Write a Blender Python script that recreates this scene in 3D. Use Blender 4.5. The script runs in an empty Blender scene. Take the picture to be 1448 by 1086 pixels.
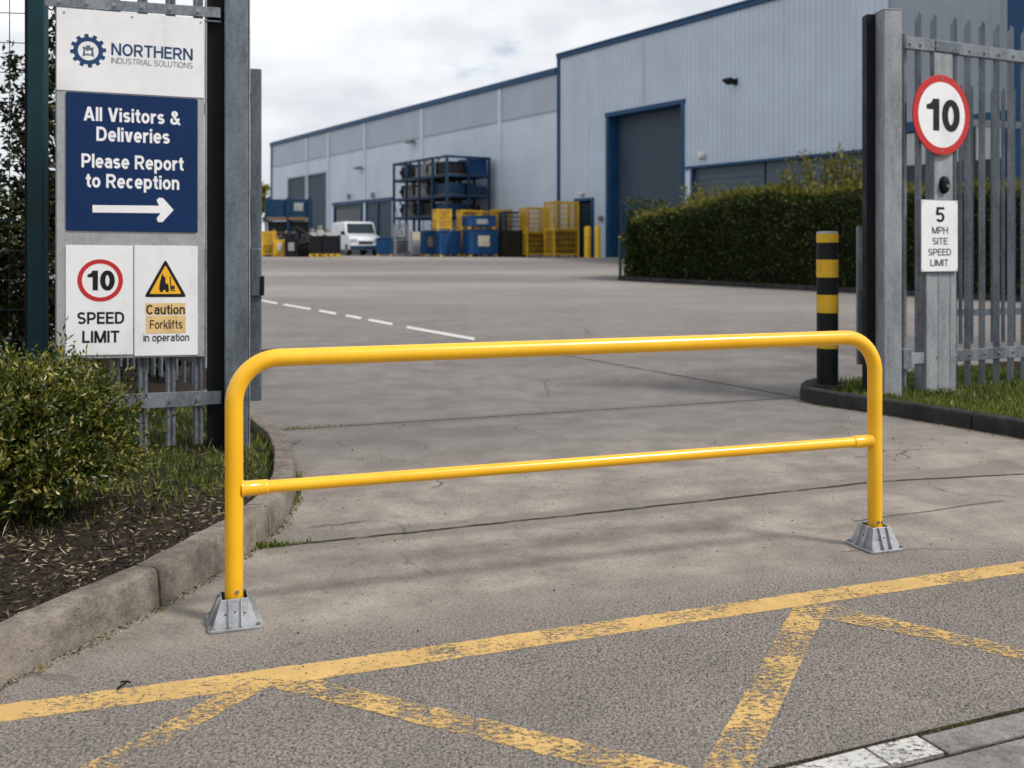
import bpy, math, random
import numpy as np
from mathutils import Vector, Matrix
R = math.radians
rng = np.random.default_rng(11)
random.seed(5)
sc = bpy.context.scene
col = sc.collection

# ------------------------------------------------------------------ camera model (photo pixels 1448x1086)
F, CX, HY, CH = 1400.0, 724.0, 350.0, 1.40
def gz(y):
    "height of the ground: level at the gate, the yard climbs gently to a plateau by the buildings"
    a, b, s = 9.3, 39.5, 0.0325
    if y <= a: return 0.0
    if y >= b: return s*(b-a)
    t = y-a
    return s*t
def P(px, py, d): return Vector(((px-CX)/F*d, d, CH+(HY-py)/F*d))
def G(px, py, h=0.0):
    lo, hi = 0.5, 400.0
    for _ in range(60):
        m = (lo+hi)/2
        if CH+(HY-py)/F*m > gz(m)+h: lo = m
        else: hi = m
    return Vector(((px-CX)/F*lo, lo, gz(lo)+h))
class Plane:
    "vertical plane through O turned by a; local x runs along it, local -y faces the camera"
    def __init__(s, x, y, a): s.x, s.y, s.a = x, y, a; s.c, s.s = math.cos(a), math.sin(a)
    def uz(s, px, py, off=0.0):
        ox, oy = s.x - s.s*off, s.y + s.c*off
        k = (px-CX)/F
        u = (k*oy-ox)/(s.c-k*s.s)
        d = oy+u*s.s
        return u, CH+(HY-py)/F*d
    def u(s, px, off=0.0): return s.uz(px, HY, off)[0]
    def w(s, u, v): return (s.x+u*s.c-v*s.s, s.y+u*s.s+v*s.c)

# ------------------------------------------------------------------ mesh building
class MB:
    def __init__(s): s.v, s.f = [], []
    def add(s, vs, fs):
        b = len(s.v); s.v += [tuple(v) for v in vs]; s.f += [tuple(i+b for i in f) for f in fs]; return s
    def box(s, c, d, rz=0, M=None):
        x, y, z = (k/2 for k in d)
        vs = [Vector((sx*x, sy*y, sz*z)) for sz in (-1,1) for sy in (-1,1) for sx in (-1,1)]
        if rz: vs = [Matrix.Rotation(rz,3,'Z') @ v for v in vs]
        if M is not None: vs = [M @ v for v in vs]
        vs = [v+Vector(c) for v in vs]
        return s.add(vs, [(0,2,3,1),(4,5,7,6),(0,1,5,4),(2,6,7,3),(0,4,6,2),(1,3,7,5)])
    def span(s, x0, x1, y0, y1, z0, z1): return s.box(((x0+x1)/2,(y0+y1)/2,(z0+z1)/2), (abs(x1-x0),abs(y1-y0),abs(z1-z0)))
    def tube(s, path, r, n=12, cap=True):
        path = [Vector(p) for p in path]; m = len(path)
        rs = r if hasattr(r,'__len__') else [r]*m
        vs, fs = [], []
        t0 = (path[1]-path[0]).normalized()
        up = Vector((0,0,1)) if abs(t0.z) < .9 else Vector((1,0,0))
        nrm = (up - t0*up.dot(t0)).normalized()
        for i,p in enumerate(path):
            t = (path[min(i+1,m-1)]-path[max(i-1,0)]).normalized()
            nrm = (nrm - t*nrm.dot(t)).normalized(); b = t.cross(nrm)
            for k in range(n):
                a = 2*math.pi*k/n
                vs.append(p + (nrm*math.cos(a)+b*math.sin(a))*rs[i])
        for i in range(m-1):
            for k in range(n):
                k2 = (k+1)%n
                fs.append((i*n+k, i*n+k2, (i+1)*n+k2, (i+1)*n+k))
        if cap:
            fs.append(tuple(reversed(range(n)))); fs.append(tuple((m-1)*n+k for k in range(n)))
        return s.add(vs, fs)
    def cyl(s, p0, p1, r, n=16, r2=None): return s.tube([p0,p1], [r, r if r2 is None else r2], n)
    def prism(s, pts, y0, y1):
        "outline in (x,z) given thickness from y0 to y1"
        n = len(pts)
        vs = [(x,y0,z) for x,z in pts]+[(x,y1,z) for x,z in pts]
        fs = [tuple(range(n)), tuple(reversed(range(n,2*n)))]
        fs += [(i, n+i, n+(i+1)%n, (i+1)%n) for i in range(n)]
        return s.add(vs, fs)
    def slab(s, pts, z0, z1):
        n = len(pts)
        vs = [(x,y,z0) for x,y in pts]+[(x,y,z1) for x,y in pts]
        fs = [tuple(reversed(range(n))), tuple(range(n,2*n))]
        fs += [(i, (i+1)%n, n+(i+1)%n, n+i) for i in range(n)]
        return s.add(vs, fs)
    def build(s, name, mat, parent=None, smooth=None, bevel=0, fix=False):
        me = bpy.data.meshes.new(name); me.from_pydata([tuple(v) for v in s.v], [], s.f)
        me.update()
        if fix:
            import bmesh
            bm = bmesh.new(); bm.from_mesh(me); bmesh.ops.recalc_face_normals(bm, faces=bm.faces); bm.to_mesh(me); bm.free()
        if smooth:
            me.polygons.foreach_set('use_smooth', [True]*len(me.polygons)); me.set_sharp_from_angle(angle=R(smooth))
        for m in (mat if isinstance(mat,(list,tuple)) else [mat]): me.materials.append(m)
        o = bpy.data.objects.new(name, me); col.objects.link(o)
        if parent: o.parent = parent
        if bevel:
            b = o.modifiers.new('bevel','BEVEL'); b.width = bevel; b.segments = 2; b.limit_method = 'ANGLE'; b.angle_limit = R(40)
        return o
def tag(o, label=None, cat=None, group=None, kind=None):
    if label: o['label'] = label
    if cat: o['category'] = cat
    if group: o['group'] = group
    if kind: o['kind'] = kind
    return o
def thing(name, label, cat, loc=(0,0,0), rz=0, group=None):
    o = bpy.data.objects.new(name, None); col.objects.link(o); o.empty_display_size = .2
    o.location = loc; o.rotation_euler = (0,0,rz)
    return tag(o, label, cat, group)
def kids(o): return [c for c in bpy.data.objects if c.parent == o]
def copy_tree(o, parent=None):
    c = o.copy(); col.objects.link(c)
    if parent: c.parent = parent
    for ch in kids(o): copy_tree(ch, c)
    return c
def dup(o, loc, rz, label, group=None, scale=None):
    c = copy_tree(o); c.location = loc; c.rotation_euler = (0,0,rz); c['label'] = label
    if group: c['group'] = group
    if scale: c.scale = scale
    return c
def circle(cx, cz, r, n=48, r2=None):
    return [(cx+r*math.cos(2*math.pi*i/n), cz+(r2 or r)*math.sin(2*math.pi*i/n)) for i in range(n)]

# ------------------------------------------------------------------ lettering
def arc(cx, cy, rx, ry, a0, a1, n=16):
    return [(cx+rx*math.cos(R(a0+(a1-a0)*i/n)), cy+ry*math.sin(R(a0+(a1-a0)*i/n))) for i in range(n+1)]
def glyph(ch, t):
    "strokes of one plain grotesque letter: ('s', points, closed) or ('p', polygon); capital height 1, stroke t"
    h = t/2; X = .74; out = []
    def st(*p, c=False): out.append(('s', list(p), c))
    def path(p, c=False): out.append(('s', p, c))
    def dg(x0,y0,x1,y1,k=1.12): w = t*k/2; out.append(('p',[(x0-w,y0),(x0+w,y0),(x1+w,y1),(x1-w,y1)]))
    def ring(W, y0, y1, a0=0, a1=360):
        p = arc(W/2,(y0+y1)/2,W/2-h,(y1-y0)/2-h,a0,a1,28 if a1-a0==360 else 22)
        path(p[:-1] if a1-a0==360 else p, a1-a0==360)
    def ess(W, H):
        cy1, cy0, ry = H*.75-h/2, H*.25+h/2, H*.25-h/2; rx = W/2-h
        path(arc(W/2,cy1,rx,ry,28,270)+arc(W/2,cy0,rx,ry,90,-152)[1:])
    def bowl(W, y0, y1):
        r = (y1-y0)/2; x = W-h-min(r,.26); path([(h,y1),(x,y1)]+arc(x,(y0+y1)/2,min(r,.26),r,90,-90)[1:-1]+[(x,y0),(h,y0)])
    W = .7
    if ch == 'N': W=.78; st((h,0),(h,1)); st((W-h,0),(W-h,1)); dg(h*1.12,1,W-h*1.12,0)
    elif ch == 'O': W=.84; ring(W,-.01,1.01)
    elif ch == '0': W=.60; ring(W,-.01,1.01)
    elif ch == 'R': W=.74; st((h,0),(h,1)); bowl(W-.02,.45,1-h); dg(W*.52,.45,W-h*1.1,0)
    elif ch == 'P': W=.70; st((h,0),(h,1)); bowl(W,.42,1-h)
    elif ch == 'T': W=.68; st((0,1-h),(W,1-h)); st((W/2,0),(W/2,1-t))
    elif ch == 'H': W=.76; st((h,0),(h,1)); st((W-h,0),(W-h,1)); st((t,.52),(W-t,.52))
    elif ch in 'EF':
        W=.63 if ch=='E' else .59; st((h,0),(h,1)); st((t,1-h),(W,1-h)); st((t,.52),(W*.93,.52))
        if ch == 'E': st((t,h),(W,h))
    elif ch == 'I': W=t; st((h,0),(h,1))
    elif ch == 'D': W=.76; st((h,0),(h,1)); path([(h,1-h),(W-h-.30,1-h)]+arc(W-h-.30,.5,.30,.5-h,90,-90)[1:-1]+[(W-h-.30,h),(h,h)])
    elif ch == 'U': W=.74; r=W/2-h; path([(h,1),(h,r+h)]+arc(W/2,r+h-.01,r,r,180,360)[1:-1]+[(W-h,r+h),(W-h,1)])
    elif ch == 'S': W=.68; ess(W,1)
    elif ch == 's': W=.54; ess(W,X)
    elif ch == 'L': W=.58; st((h,0),(h,1)); st((t,h),(W,h))
    elif ch == 'A': W=.80; dg(t*.56,0,W/2-t*.08,1); dg(W-t*.56,0,W/2+t*.08,1); st((W*.22,.29),(W*.78,.29))
    elif ch == 'V': W=.76; dg(t*.56,1,W/2-t*.08,0); dg(W-t*.56,1,W/2+t*.08,0)
    elif ch == 'v': W=.58; dg(t*.56,X,W/2-t*.08,0); dg(W-t*.56,X,W/2+t*.08,0)
    elif ch == 'M': W=.92; st((h,0),(h,1)); st((W-h,0),(W-h,1)); dg(h*1.2,1,W/2-t*.06,0); dg(W-h*1.2,1,W/2+t*.06,0)
    elif ch == 'C': W=.78; ring(W,-.01,1.01,38,322)
    elif ch == 'c': W=.56; ring(W,-.01,X+.01,42,318)
    elif ch == 'l': W=t; st((h,0),(h,1))
    elif ch == 'i': W=t; st((h,0),(h,X)); st((h,1-t*.95),(h,1))
    elif ch == 't': W=.38; path([(.19,.95),(.19,h+.13)]+arc(.19+.13,h+.13,.13,.13,180,270)[1:]+[(W,h)]); st((0,X-h*.9),(W,X-h*.9))
    elif ch == 'o': W=.62; ring(W,-.01,X+.01)
    elif ch == 'r': W=.41; st((h,0),(h,X)); path(arc(h+.27,X-h-.26,.27,.26,180,84))
    elif ch == 'e': W=.60; ring(W,-.01,X+.01,0,318); st((h*1.4,X*.5),(W-h*.1,X*.5))
    elif ch == 'a': W=.57; r=W/2-h; path(arc(W/2-.01,X-h-.15,r,.15+.01,158,0)+[(W-h,X-h-.2),(W-h,0)]); path([(W-t,.44),(.30,.42)]+arc(.25,(.42+h)/2,.25-h,(.42-h)/2,90,270)+[(.34,h),(W-t,.17)])
    elif ch == 'p': W=.63; st((h,-.27),(h,X)); ring(W,-.01,X+.01)
    elif ch == 'n': W=.58; r=W/2-h; st((h,0),(h,X)); path(arc(W/2,X-h-r,r,r+.01,180,0)+[(W-h,0)])
    elif ch == 'u': W=.58; r=W/2-h; st((W-h,0),(W-h,X)); path(arc(W/2,h+r,r,r+.01,360,180)+[(h,X)])
    elif ch == 'k': W=.58; st((h,0),(h,1)); dg(t*1.25,.30,W-t*.6,X,1.3); dg(W*.52,.44,W-t*.58,0,1.15)
    elif ch == 'f': W=.38; path([(.17,0),(.17,1-h-.16)]+arc(.17+.16,1-h-.16,.16,.16,180,90)[1:]+[(W,1-h)]); st((0,X-h*.9),(W,X-h*.9))
    elif ch == '1': W=.42; st((W-h,0),(W-h,1)); out.append(('p',[(0,.66),(W-t,.66),(W-t,1),(W-t*1.02,1),(W-t*1.22,.90),(W-t*1.5,.84),(0,.80)]))
    elif ch == '5': W=.60; path([(W-.03,1-h),(.15,1-h),(.085,.50)]); path(arc(W/2-.01,.33,W/2-h-.005,.33-h,148,-150,22))
    elif ch == '&': W=.80; q=arc(.34,.78,.155,.22-h,0,360,20)[:-1]; path(q,True); path(arc(.31,.26,.31-h,.26-h,118,352,22)); dg(.235,.68,W-t*.5,0,1.15); st((.645,.46),(.56,.20))
    elif ch == ' ': W=.26
    return out, W
def stroke(m, pts, t, closed, fx, fz, y):
    n = len(pts); vs = []
    V2 = [Vector(p) for p in pts]
    for i,p in enumerate(V2):
        a = V2[i-1] if (i or closed) else None; b = V2[(i+1)%n] if (i < n-1 or closed) else None
        d1 = (p-a).normalized() if a is not None else (b-p).normalized(); d2 = (b-p).normalized() if b is not None else d1
        n1, n2 = Vector((-d1.y,d1.x)), Vector((-d2.y,d2.x)); nn = n1+n2
        nn = nn/max(.25,(nn.length_squared/2)); 
        for sgn in (1,-1): q = p+nn*sgn*t/2; vs.append((fx(q.x),y,fz(q.y)))
    m.add(vs, [(2*i,2*i+1,2*((i+1)%n)+1,2*((i+1)%n)) for i in range(n if closed else n-1)])
def text(mb, s, x0, x1, zc, cap, y, bold=.16):
    "one line of lettering from x0 to x1, capitals cap high and centred on zc, lying at local y"
    gap = .085+.03*(bold<.12); x = 0; items = []
    for ch in s:
        g, w = glyph(ch, bold); items.append((x,g)); x += w+gap
    tot = x-gap; k = (x1-x0)/tot; z0 = zc-cap/2
    j = 0
    for ox,g in items:
        for it in g:
            yy = y-.00004*(j%4); j += 1
            fx = lambda a: x0+(ox+a)*k; fz = lambda b: z0+b*cap
            if it[0] == 's': stroke(mb, it[1], bold, it[2], fx, fz, yy)
            else: mb.add([(fx(a),yy,fz(b)) for a,b in it[1]], [tuple(range(len(it[1])))])

# ------------------------------------------------------------------ materials
class NT:
    def __init__(s, name):
        s.m = bpy.data.materials.new(name); s.m.use_nodes = True
        s.t = s.m.node_tree; s.t.nodes.clear()
        s.out = s.n('ShaderNodeOutputMaterial')
        s.co = s.n('ShaderNodeTexCoord').outputs['Object']
    def n(s, k): return s.t.nodes.new(k)
    def set(s, sock, v):
        if isinstance(v, bpy.types.NodeSocket): s.t.links.new(v, sock)
        elif v is not None:
            if hasattr(v,'__len__') and len(v)==3 and sock.type=='RGBA': v = (*v,1)
            sock.default_value = v
    def math(s, op, a, b=None, c=None, clamp=False):
        n = s.n('ShaderNodeMath'); n.operation = op; n.use_clamp = clamp
        for i,x in enumerate((a,b,c)):
            if x is not None: s.set(n.inputs[i], x)
        return n.outputs[0]
    def vmath(s, op, a, b=None):
        n = s.n('ShaderNodeVectorMath'); n.operation = op
        s.set(n.inputs[0], a)
        if b is not None: s.set(n.inputs[1], b)
        return n.outputs['Value' if op=='DOT_PRODUCT' else 'Vector']
    def noise(s, scale, detail=3, rough=.55, vec=None, stretch=None, dist=0):
        n = s.n('ShaderNodeTexNoise'); v = vec or s.co
        if stretch: v = s.vmath('MULTIPLY', v, stretch)
        s.set(n.inputs['Vector'], v); n.inputs['Scale'].default_value = scale
        n.inputs['Detail'].default_value = detail; n.inputs['Roughness'].default_value = rough
        n.inputs['Distortion'].default_value = dist
        return n.outputs['Fac']
    def voro(s, scale, vec=None, feature='F1', out='Distance'):
        n = s.n('ShaderNodeTexVoronoi'); n.feature = feature
        s.set(n.inputs['Vector'], vec or s.co); n.inputs['Scale'].default_value = scale
        return n.outputs[out]
    def ramp(s, x, a, b, lo=0, hi=1, smooth=True):
        n = s.n('ShaderNodeMapRange'); n.interpolation_type = 'SMOOTHSTEP' if smooth else 'LINEAR'
        for i,v in enumerate((x,a,b,lo,hi)): s.set(n.inputs[i], v)
        return n.outputs[0]
    def mix(s, f, a, b, mode='MIX'):
        n = s.n('ShaderNodeMix'); n.data_type = 'RGBA'; n.blend_type = mode
        s.set(n.inputs['Factor'], f); s.set(n.inputs['A'], a); s.set(n.inputs['B'], b)
        return [o for o in n.outputs if o.type=='RGBA'][0] if False else n.outputs[2]
    def bump(s, h, strength=.3, dist=.01, prev=None):
        n = s.n('ShaderNodeBump'); n.inputs['Strength'].default_value = strength; n.inputs['Distance'].default_value = dist
        s.set(n.inputs['Height'], h)
        if prev: s.set(n.inputs['Normal'], prev)
        return n.outputs[0]
    def bsdf(s, color, rough=.5, metal=0, normal=None, coat=0, spec=.5):
        n = s.n('ShaderNodeBsdfPrincipled')
        s.set(n.inputs['Base Color'], color); s.set(n.inputs['Roughness'], rough); s.set(n.inputs['Metallic'], metal)
        s.set(n.inputs['Specular IOR Level'], spec)
        if coat: n.inputs['Coat Weight'].default_value = coat; n.inputs['Coat Roughness'].default_value = .12
        if normal: s.set(n.inputs['Normal'], normal)
        return n.outputs[0]
    def done(s, sh): s.t.links.new(sh, s.out.inputs['Surface']); return s.m
    def mixc(s, f, a, b): return s.mix(f, a, b)
def paint(name, c, rough=.4, metal=0, var=.25, scale=6, coat=0, bump=.05, dirt=None, bscale=60, spec=.4):
    t = NT(name)
    n1 = t.noise(scale, 5, .6); n2 = t.noise(scale*9, 3)
    f = t.math('ADD', t.math('MULTIPLY', n1, .7), t.math('MULTIPLY', n2, .3))
    c0 = tuple(x*(1-var) for x in c); c1 = tuple(min(1,x*(1+var)) for x in c)
    cc = t.mix(t.ramp(f,.3,.7), c0, c1)
    if dirt:
        d = t.ramp(t.noise(3.1,6,.7,stretch=(1,1,.35)), .52, .72, 0, .7)
        cc = t.mix(d, cc, dirt)
    nr = t.bump(t.noise(bscale,3), bump, .01)
    return t.done(t.bsdf(cc, t.ramp(n1,.3,.7,max(.05,rough-.1),min(1,rough+.12)), metal, nr, coat, spec))
def plain(name, c, rough=.5, metal=0):
    t = NT(name); n = t.noise(9,4)
    cc = t.mix(n, tuple(x*.85 for x in c), tuple(min(1,x*1.12) for x in c))
    return t.done(t.bsdf(cc, rough, metal, spec=.3))
def galv(name, c0, c1, rough=.5, metal=.55):
    t = NT(name)
    v = t.voro(85, t.vmath('MULTIPLY', t.co, (1,1,.6)), out='Color')
    sp = t.n('ShaderNodeSeparateColor'); t.set(sp.inputs[0], v)
    f = t.math('ADD', t.math('MULTIPLY', sp.outputs[0], .12), t.math('MULTIPLY', t.noise(3.2,7,.72,stretch=(1.5,1.5,.5)), .88))
    cc = t.mix(t.ramp(f,.28,.68), c0, c1)
    st = t.ramp(t.noise(14,5,.7,stretch=(1,1,.06)), .55,.75,0,.5)
    cc = t.mix(st, cc, tuple(x*.6 for x in c0))
    sp2 = t.ramp(t.noise(55,2), .70,.76,0,.35)
    cc = t.mix(sp2, cc, tuple(min(1,x*1.5) for x in c1))
    nr = t.bump(t.noise(30,4), .06, .01)
    return t.done(t.bsdf(cc, t.ramp(f,.3,.7,rough-.1,rough+.15), metal, nr))
def leafmat(name, ramp, trans=.3, rough=.45, spec=.5):
    t = NT(name)
    g = t.n('ShaderNodeNewGeometry')
    cr = t.n('ShaderNodeValToRGB'); t.set(cr.inputs[0], g.outputs['Random Per Island'])
    e = cr.color_ramp.elements
    while len(e) < len(ramp): e.new(.5)
    for i,(p,c) in enumerate(ramp): e[i].position = p; e[i].color = (*c,1)
    big = t.noise(3.2,3)
    cc = t.mix(t.ramp(big,.35,.65), t.mix(1.0, cr.outputs[0], (.62,.68,.6), 'MULTIPLY'), cr.outputs[0])
    b = t.bsdf(cc, rough, spec=spec)
    tr = t.n('ShaderNodeBsdfTranslucent'); t.set(tr.inputs[0], cc)
    mx = t.n('ShaderNodeMixShader'); mx.inputs[0].default_value = trans
    t.t.links.new(b, mx.inputs[1]); t.t.links.new(tr.outputs[0], mx.inputs[2])
    return t.done(mx.outputs[0])

M = {}
# barrier
t = NT('yellow powder coat')
n1 = t.noise(2.5,4); n2 = t.noise(40,3)
scr = t.math('MAXIMUM', t.ramp(t.noise(9,7,.78,stretch=(1,1,2)), .66,.72,0,.5), t.ramp(t.noise(2.2,6,.7), .55,.75,0,.35))
cc = t.mix(t.ramp(n1,.3,.7), (.80,.40,.004), (.88,.475,.008))
cc = t.mix(scr, cc, (.60,.275,.015))
sep_ = t.n('ShaderNodeSeparateXYZ'); t.set(sep_.inputs[0], t.co)
gr_ = t.math('MULTIPLY', t.ramp(sep_.outputs[2], .42, .10), t.ramp(t.noise(13,6,.75,stretch=(1,1,.3)), .42,.68,0,.55))
cc = t.mix(gr_, cc, (.36,.19,.03))
M['yellow'] = t.done(t.bsdf(cc, t.ramp(n1,.3,.7,.26,.36), 0, t.bump(n2,.03,.004), .35))
M['alu'] = paint('cast aluminium', (.36,.37,.385), .42, .6, .3, 14, bump=.15, bscale=180)
M['bolt'] = paint('zinc bolt', (.30,.29,.27), .4, .8, .3, 40)
M['darkhole'] = plain('dark socket', (.02,.02,.02), .8)
# gates
M['galv'] = galv('weathered galvanised steel', (.085,.10,.115), (.245,.27,.295))
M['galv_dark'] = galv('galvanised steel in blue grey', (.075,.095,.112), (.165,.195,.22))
M['galv_pale'] = galv('pale galvanised steel', (.165,.18,.192), (.33,.345,.36), .6, .3)
M['black_metal'] = paint('black painted steel', (.006,.007,.008), .55, 0, .3, spec=.15)
M['teal'] = paint('dark green coated steel', (.004,.034,.042), .5, 0, .3, 4, spec=.25)
M['signwhite'] = paint('white sign face', (.74,.74,.75), .4, 0, .06, 2, bump=.01, dirt=(.60,.585,.56))
M['signgrey'] = galv('brushed sign backing', (.27,.275,.28), (.40,.405,.41), .5, .45)
M['navy'] = paint('navy sign face', (.003,.022,.085), .45, 0, .12, 2, bump=.01, spec=.2)
M['ink_navy'] = plain('navy ink', (.012,.045,.13), .5)
M['ink_black'] = plain('black ink', (.006,.006,.007), .6)
M['ink_grey'] = plain('grey ink', (.10,.13,.18), .5)
M['ink_white'] = plain('white ink', (.78,.78,.79), .45)
M['sign_red'] = plain('red sign ring', (.48,.022,.02), .4)
M['sign_yellow'] = plain('amber sign face', (.80,.42,.02), .4)
M['sign_beige'] = paint('faded amber patch', (.66,.46,.20), .5, 0, .15, 20)
# buildings
def clad(name, c, streak=.25):
    t = NT(name)
    n = t.noise(.5,6,.6); s = t.noise(1.4,6,.7,stretch=(1,1,.06))
    cc = t.mix(t.ramp(n,.3,.7), tuple(x*.93 for x in c), tuple(x*1.05 for x in c))
    cc = t.mix(t.ramp(s,.5,.75,0,streak), cc, tuple(x*.6 for x in c))
    return t.done(t.bsdf(cc, .5, .0, None))
M['clad'] = clad('light grey cladding', (.51,.585,.675))
M['clad_smooth'] = clad('smooth pale panels', (.53,.60,.685), .12)
M['clad_band'] = clad('grey panel band', (.375,.435,.515), .15)
M['clad_trim'] = clad('panel trim', (.56,.625,.70), .1)
M['clad_grey'] = clad('mid grey cladding', (.28,.32,.37), .15)
M['blue_trim'] = paint('blue trim', (.012,.062,.150), .45, 0, .15, 2, spec=.25)
M['shutter'] = paint('grey roller shutter', (.055,.080,.108), .55, 0, .15, 1.2, spec=.2)
M['shutter_pale'] = paint('pale grey shutter', (.085,.115,.145), .55, 0, .15, 1.2, spec=.2)
M['glass'] = plain('dark window glass', (.012,.022,.030), .12)
M['window_blind'] = plain('pale window blind', (.45,.48,.50), .5)
M['door_green'] = paint('dark green door', (.005,.018,.020), .5, spec=.2)
M['lampwhite'] = plain('white lamp casing', (.65,.65,.62), .4)
# yard goods
M['rack_blue'] = paint('blue rack steel', (.010,.042,.090), .55, 0, .3, 3, spec=.2)
M['bin_blue'] = paint('blue painted steel', (.006,.055,.165), .5, 0, .3, 3, dirt=(.02,.035,.06), spec=.25)
M['cage_yellow'] = paint('yellow cage steel', (.58,.34,.015), .5, 0, .3, 3, dirt=(.16,.10,.03))
M['wood'] = paint('pallet wood', (.19,.12,.065), .8, 0, .35, 8, bump=.3)
M['black_plastic'] = paint('black plastic', (.010,.011,.014), .55, 0, .35, 4, spec=.2)
M['grey_steel'] = paint('grey steel part', (.20,.21,.22), .5, .4, .4, 5)
M['sack'] = paint('grey sacking', (.28,.29,.30), .8, 0, .25, 6)
M['card'] = paint('cardboard', (.22,.16,.10), .8, 0, .2, 6)
M['paper'] = paint('paper poster', (.50,.45,.36), .7, 0, .25, 14)
M['van_white'] = paint('white van paint', (.62,.64,.66), .25, 0, .06, 2, coat=.4)
M['rubber'] = paint('rubber', (.018,.018,.018), .8, 0, .2)
M['lens'] = plain('headlamp lens', (.45,.47,.5), .1)
M['rail_green'] = paint('green handrail', (.03,.075,.06), .5)
M['ply'] = paint('dark boarding', (.022,.019,.014), .8, 0, .3, 6, spec=.15)
# bollard
M['bol_black'] = paint('black bollard wrap', (.007,.008,.009), .55, 0, .25, 5, spec=.18)
M['bol_yellow'] = paint('yellow bollard band', (.62,.36,.012), .45, 0, .2, 6, dirt=(.32,.18,.02))
M['bol_far'] = paint('yellow bollard paint', (.72,.42,.012), .45, 0, .15, 4)
M['bark'] = paint('bark', (.075,.055,.04), .9, 0, .4, 12, bump=.5)
M['leaf_bush'] = leafmat('bush leaves', [(0,(.010,.028,.003)),(.28,(.034,.066,.007)),(.55,(.095,.128,.012)),(.76,(.24,.215,.022)),(.91,(.38,.31,.06)),(1,(.58,.50,.30))], .25, .38, .55)
M['leaf_hedge'] = leafmat('hedge leaves', [(0,(.009,.019,.003)),(.5,(.027,.050,.008)),(.83,(.070,.098,.017)),(1,(.16,.16,.035))], .2, .6, .25)
M['leaf_top'] = leafmat('yellow green leaves and sunlit hedge top', [(0,(.09,.10,.014)),(.5,(.18,.17,.026)),(1,(.30,.25,.05))], .35, .55, .25)  # own colour of shrubs and far tree; on the hedge top it paints sunlight
M['leaf_dark'] = leafmat('dark tree leaves', [(0,(.006,.011,.003)),(.55,(.017,.026,.006)),(.9,(.06,.06,.014)),(1,(.13,.10,.03))], .2, .6, .25)
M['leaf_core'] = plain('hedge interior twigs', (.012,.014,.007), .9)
M['grass'] = leafmat('grass blades', [(0,(.040,.075,.008)),(.45,(.105,.165,.018)),(.8,(.22,.25,.04)),(1,(.42,.37,.14))], .35, .5, .3)
M['chips'] = leafmat('bark chips and dry leaves', [(0,(.012,.009,.006)),(.45,(.042,.030,.020)),(.72,(.13,.095,.06)),(.88,(.30,.23,.15)),(1,(.52,.43,.31))], .05, .8, .2)
M['litter'] = leafmat('fallen leaves', [(0,(.16,.10,.03)),(.5,(.30,.21,.05)),(1,(.20,.20,.05))], .1, .7)
t = NT('bark mulch soil')
n = t.noise(9,6,.7); n2 = t.noise(70,4,.7)
M['soil'] = t.done(t.bsdf(t.mix(t.ramp(n2,.35,.7), (.012,.009,.007), (.060,.044,.032)), .95, 0, t.bump(t.math('ADD',n,n2), .8, .03), spec=.2))
def concrete(name, dark, light, moss=.4):
    t = NT(name)
    big = t.noise(2.6,7,.72); mid = t.noise(16,6,.75); fine = t.noise(120,3,.6); agg = t.voro(170)
    f = t.math('ADD', t.math('MULTIPLY', big,.45), t.math('ADD', t.math('MULTIPLY', mid,.35), t.math('MULTIPLY', fine,.2)))
    cc = t.mix(t.ramp(f,.34,.66), dark, light)
    cc = t.mix(t.ramp(t.noise(3.3,6,.75), .55,.75,0,moss), cc, tuple(x*.5 for x in dark))
    cc = t.mix(t.ramp(agg,.16,.05,0,.5), cc, tuple(min(1,x*1.45) for x in light))
    cc = t.mix(t.ramp(t.noise(75,2), .66,.72,0,.7), cc, tuple(x*.35 for x in dark))
    h = t.math('ADD', t.math('MULTIPLY', mid, .6), t.math('MULTIPLY', fine, .4))
    return t.done(t.bsdf(cc, .85, 0, t.bump(h,.9,.016), spec=.2))
M['kerb'] = concrete('weathered kerb concrete', (.075,.063,.052), (.285,.248,.210), .85)
M['kerb_dark'] = concrete('dark damp kerb', (.016,.015,.0145), (.052,.049,.046), .6)
M['sett'] = concrete('edging stone', (.07,.066,.062), (.30,.285,.27), .7)
M['gravel'] = concrete('grit', (.10,.09,.07), (.2,.18,.15), .4)

def road_paint(name, c, wear, scale=1.0):
    "worn road paint: chips and scuffs show the surface below"
    t = NT(name)
    a = t.noise(58*scale,6,.75, stretch=(.7,1.25,1)); b = t.noise(3.4,4,.6); d = t.noise(190*scale,3,.65); e2 = t.noise(17,4,.6)
    f = t.math('ADD', t.math('ADD', t.math('MULTIPLY', a,.46), t.math('MULTIPLY', e2,.12)), t.math('ADD', t.math('MULTIPLY', b,.26), t.math('MULTIPLY', d,.16)))
    mask = t.ramp(f, wear-.016, wear+.016, 0, .97)
    cc = t.mix(t.ramp(t.noise(6,5,.65),.3,.7), tuple(x*.86 for x in c), tuple(min(1,x*1.08) for x in c))
    cc = t.mix(t.ramp(d,.55,.72,0,.3), cc, tuple(x*.6 for x in c))
    b1 = t.bsdf(cc, .75, 0, t.bump(t.math('ADD',a,d),.35,.006), spec=.25)
    tr = t.n('ShaderNodeBsdfTransparent'); mx = t.n('ShaderNodeMixShader')
    t.set(mx.inputs[0], mask); t.t.links.new(tr.outputs[0], mx.inputs[1]); t.t.links.new(b1, mx.inputs[2])
    return t.done(mx.outputs[0])
YEL = (.55,.36,.135)
M['line_good'] = road_paint('worn yellow road paint', YEL, .462)
M['line_worn'] = road_paint('badly worn yellow road paint', YEL, .500)
M['line_faint'] = road_paint('faded yellow road paint', YEL, .512, 1.2)
M['line_white'] = road_paint('white road paint', (.55,.55,.54), .36)
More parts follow.
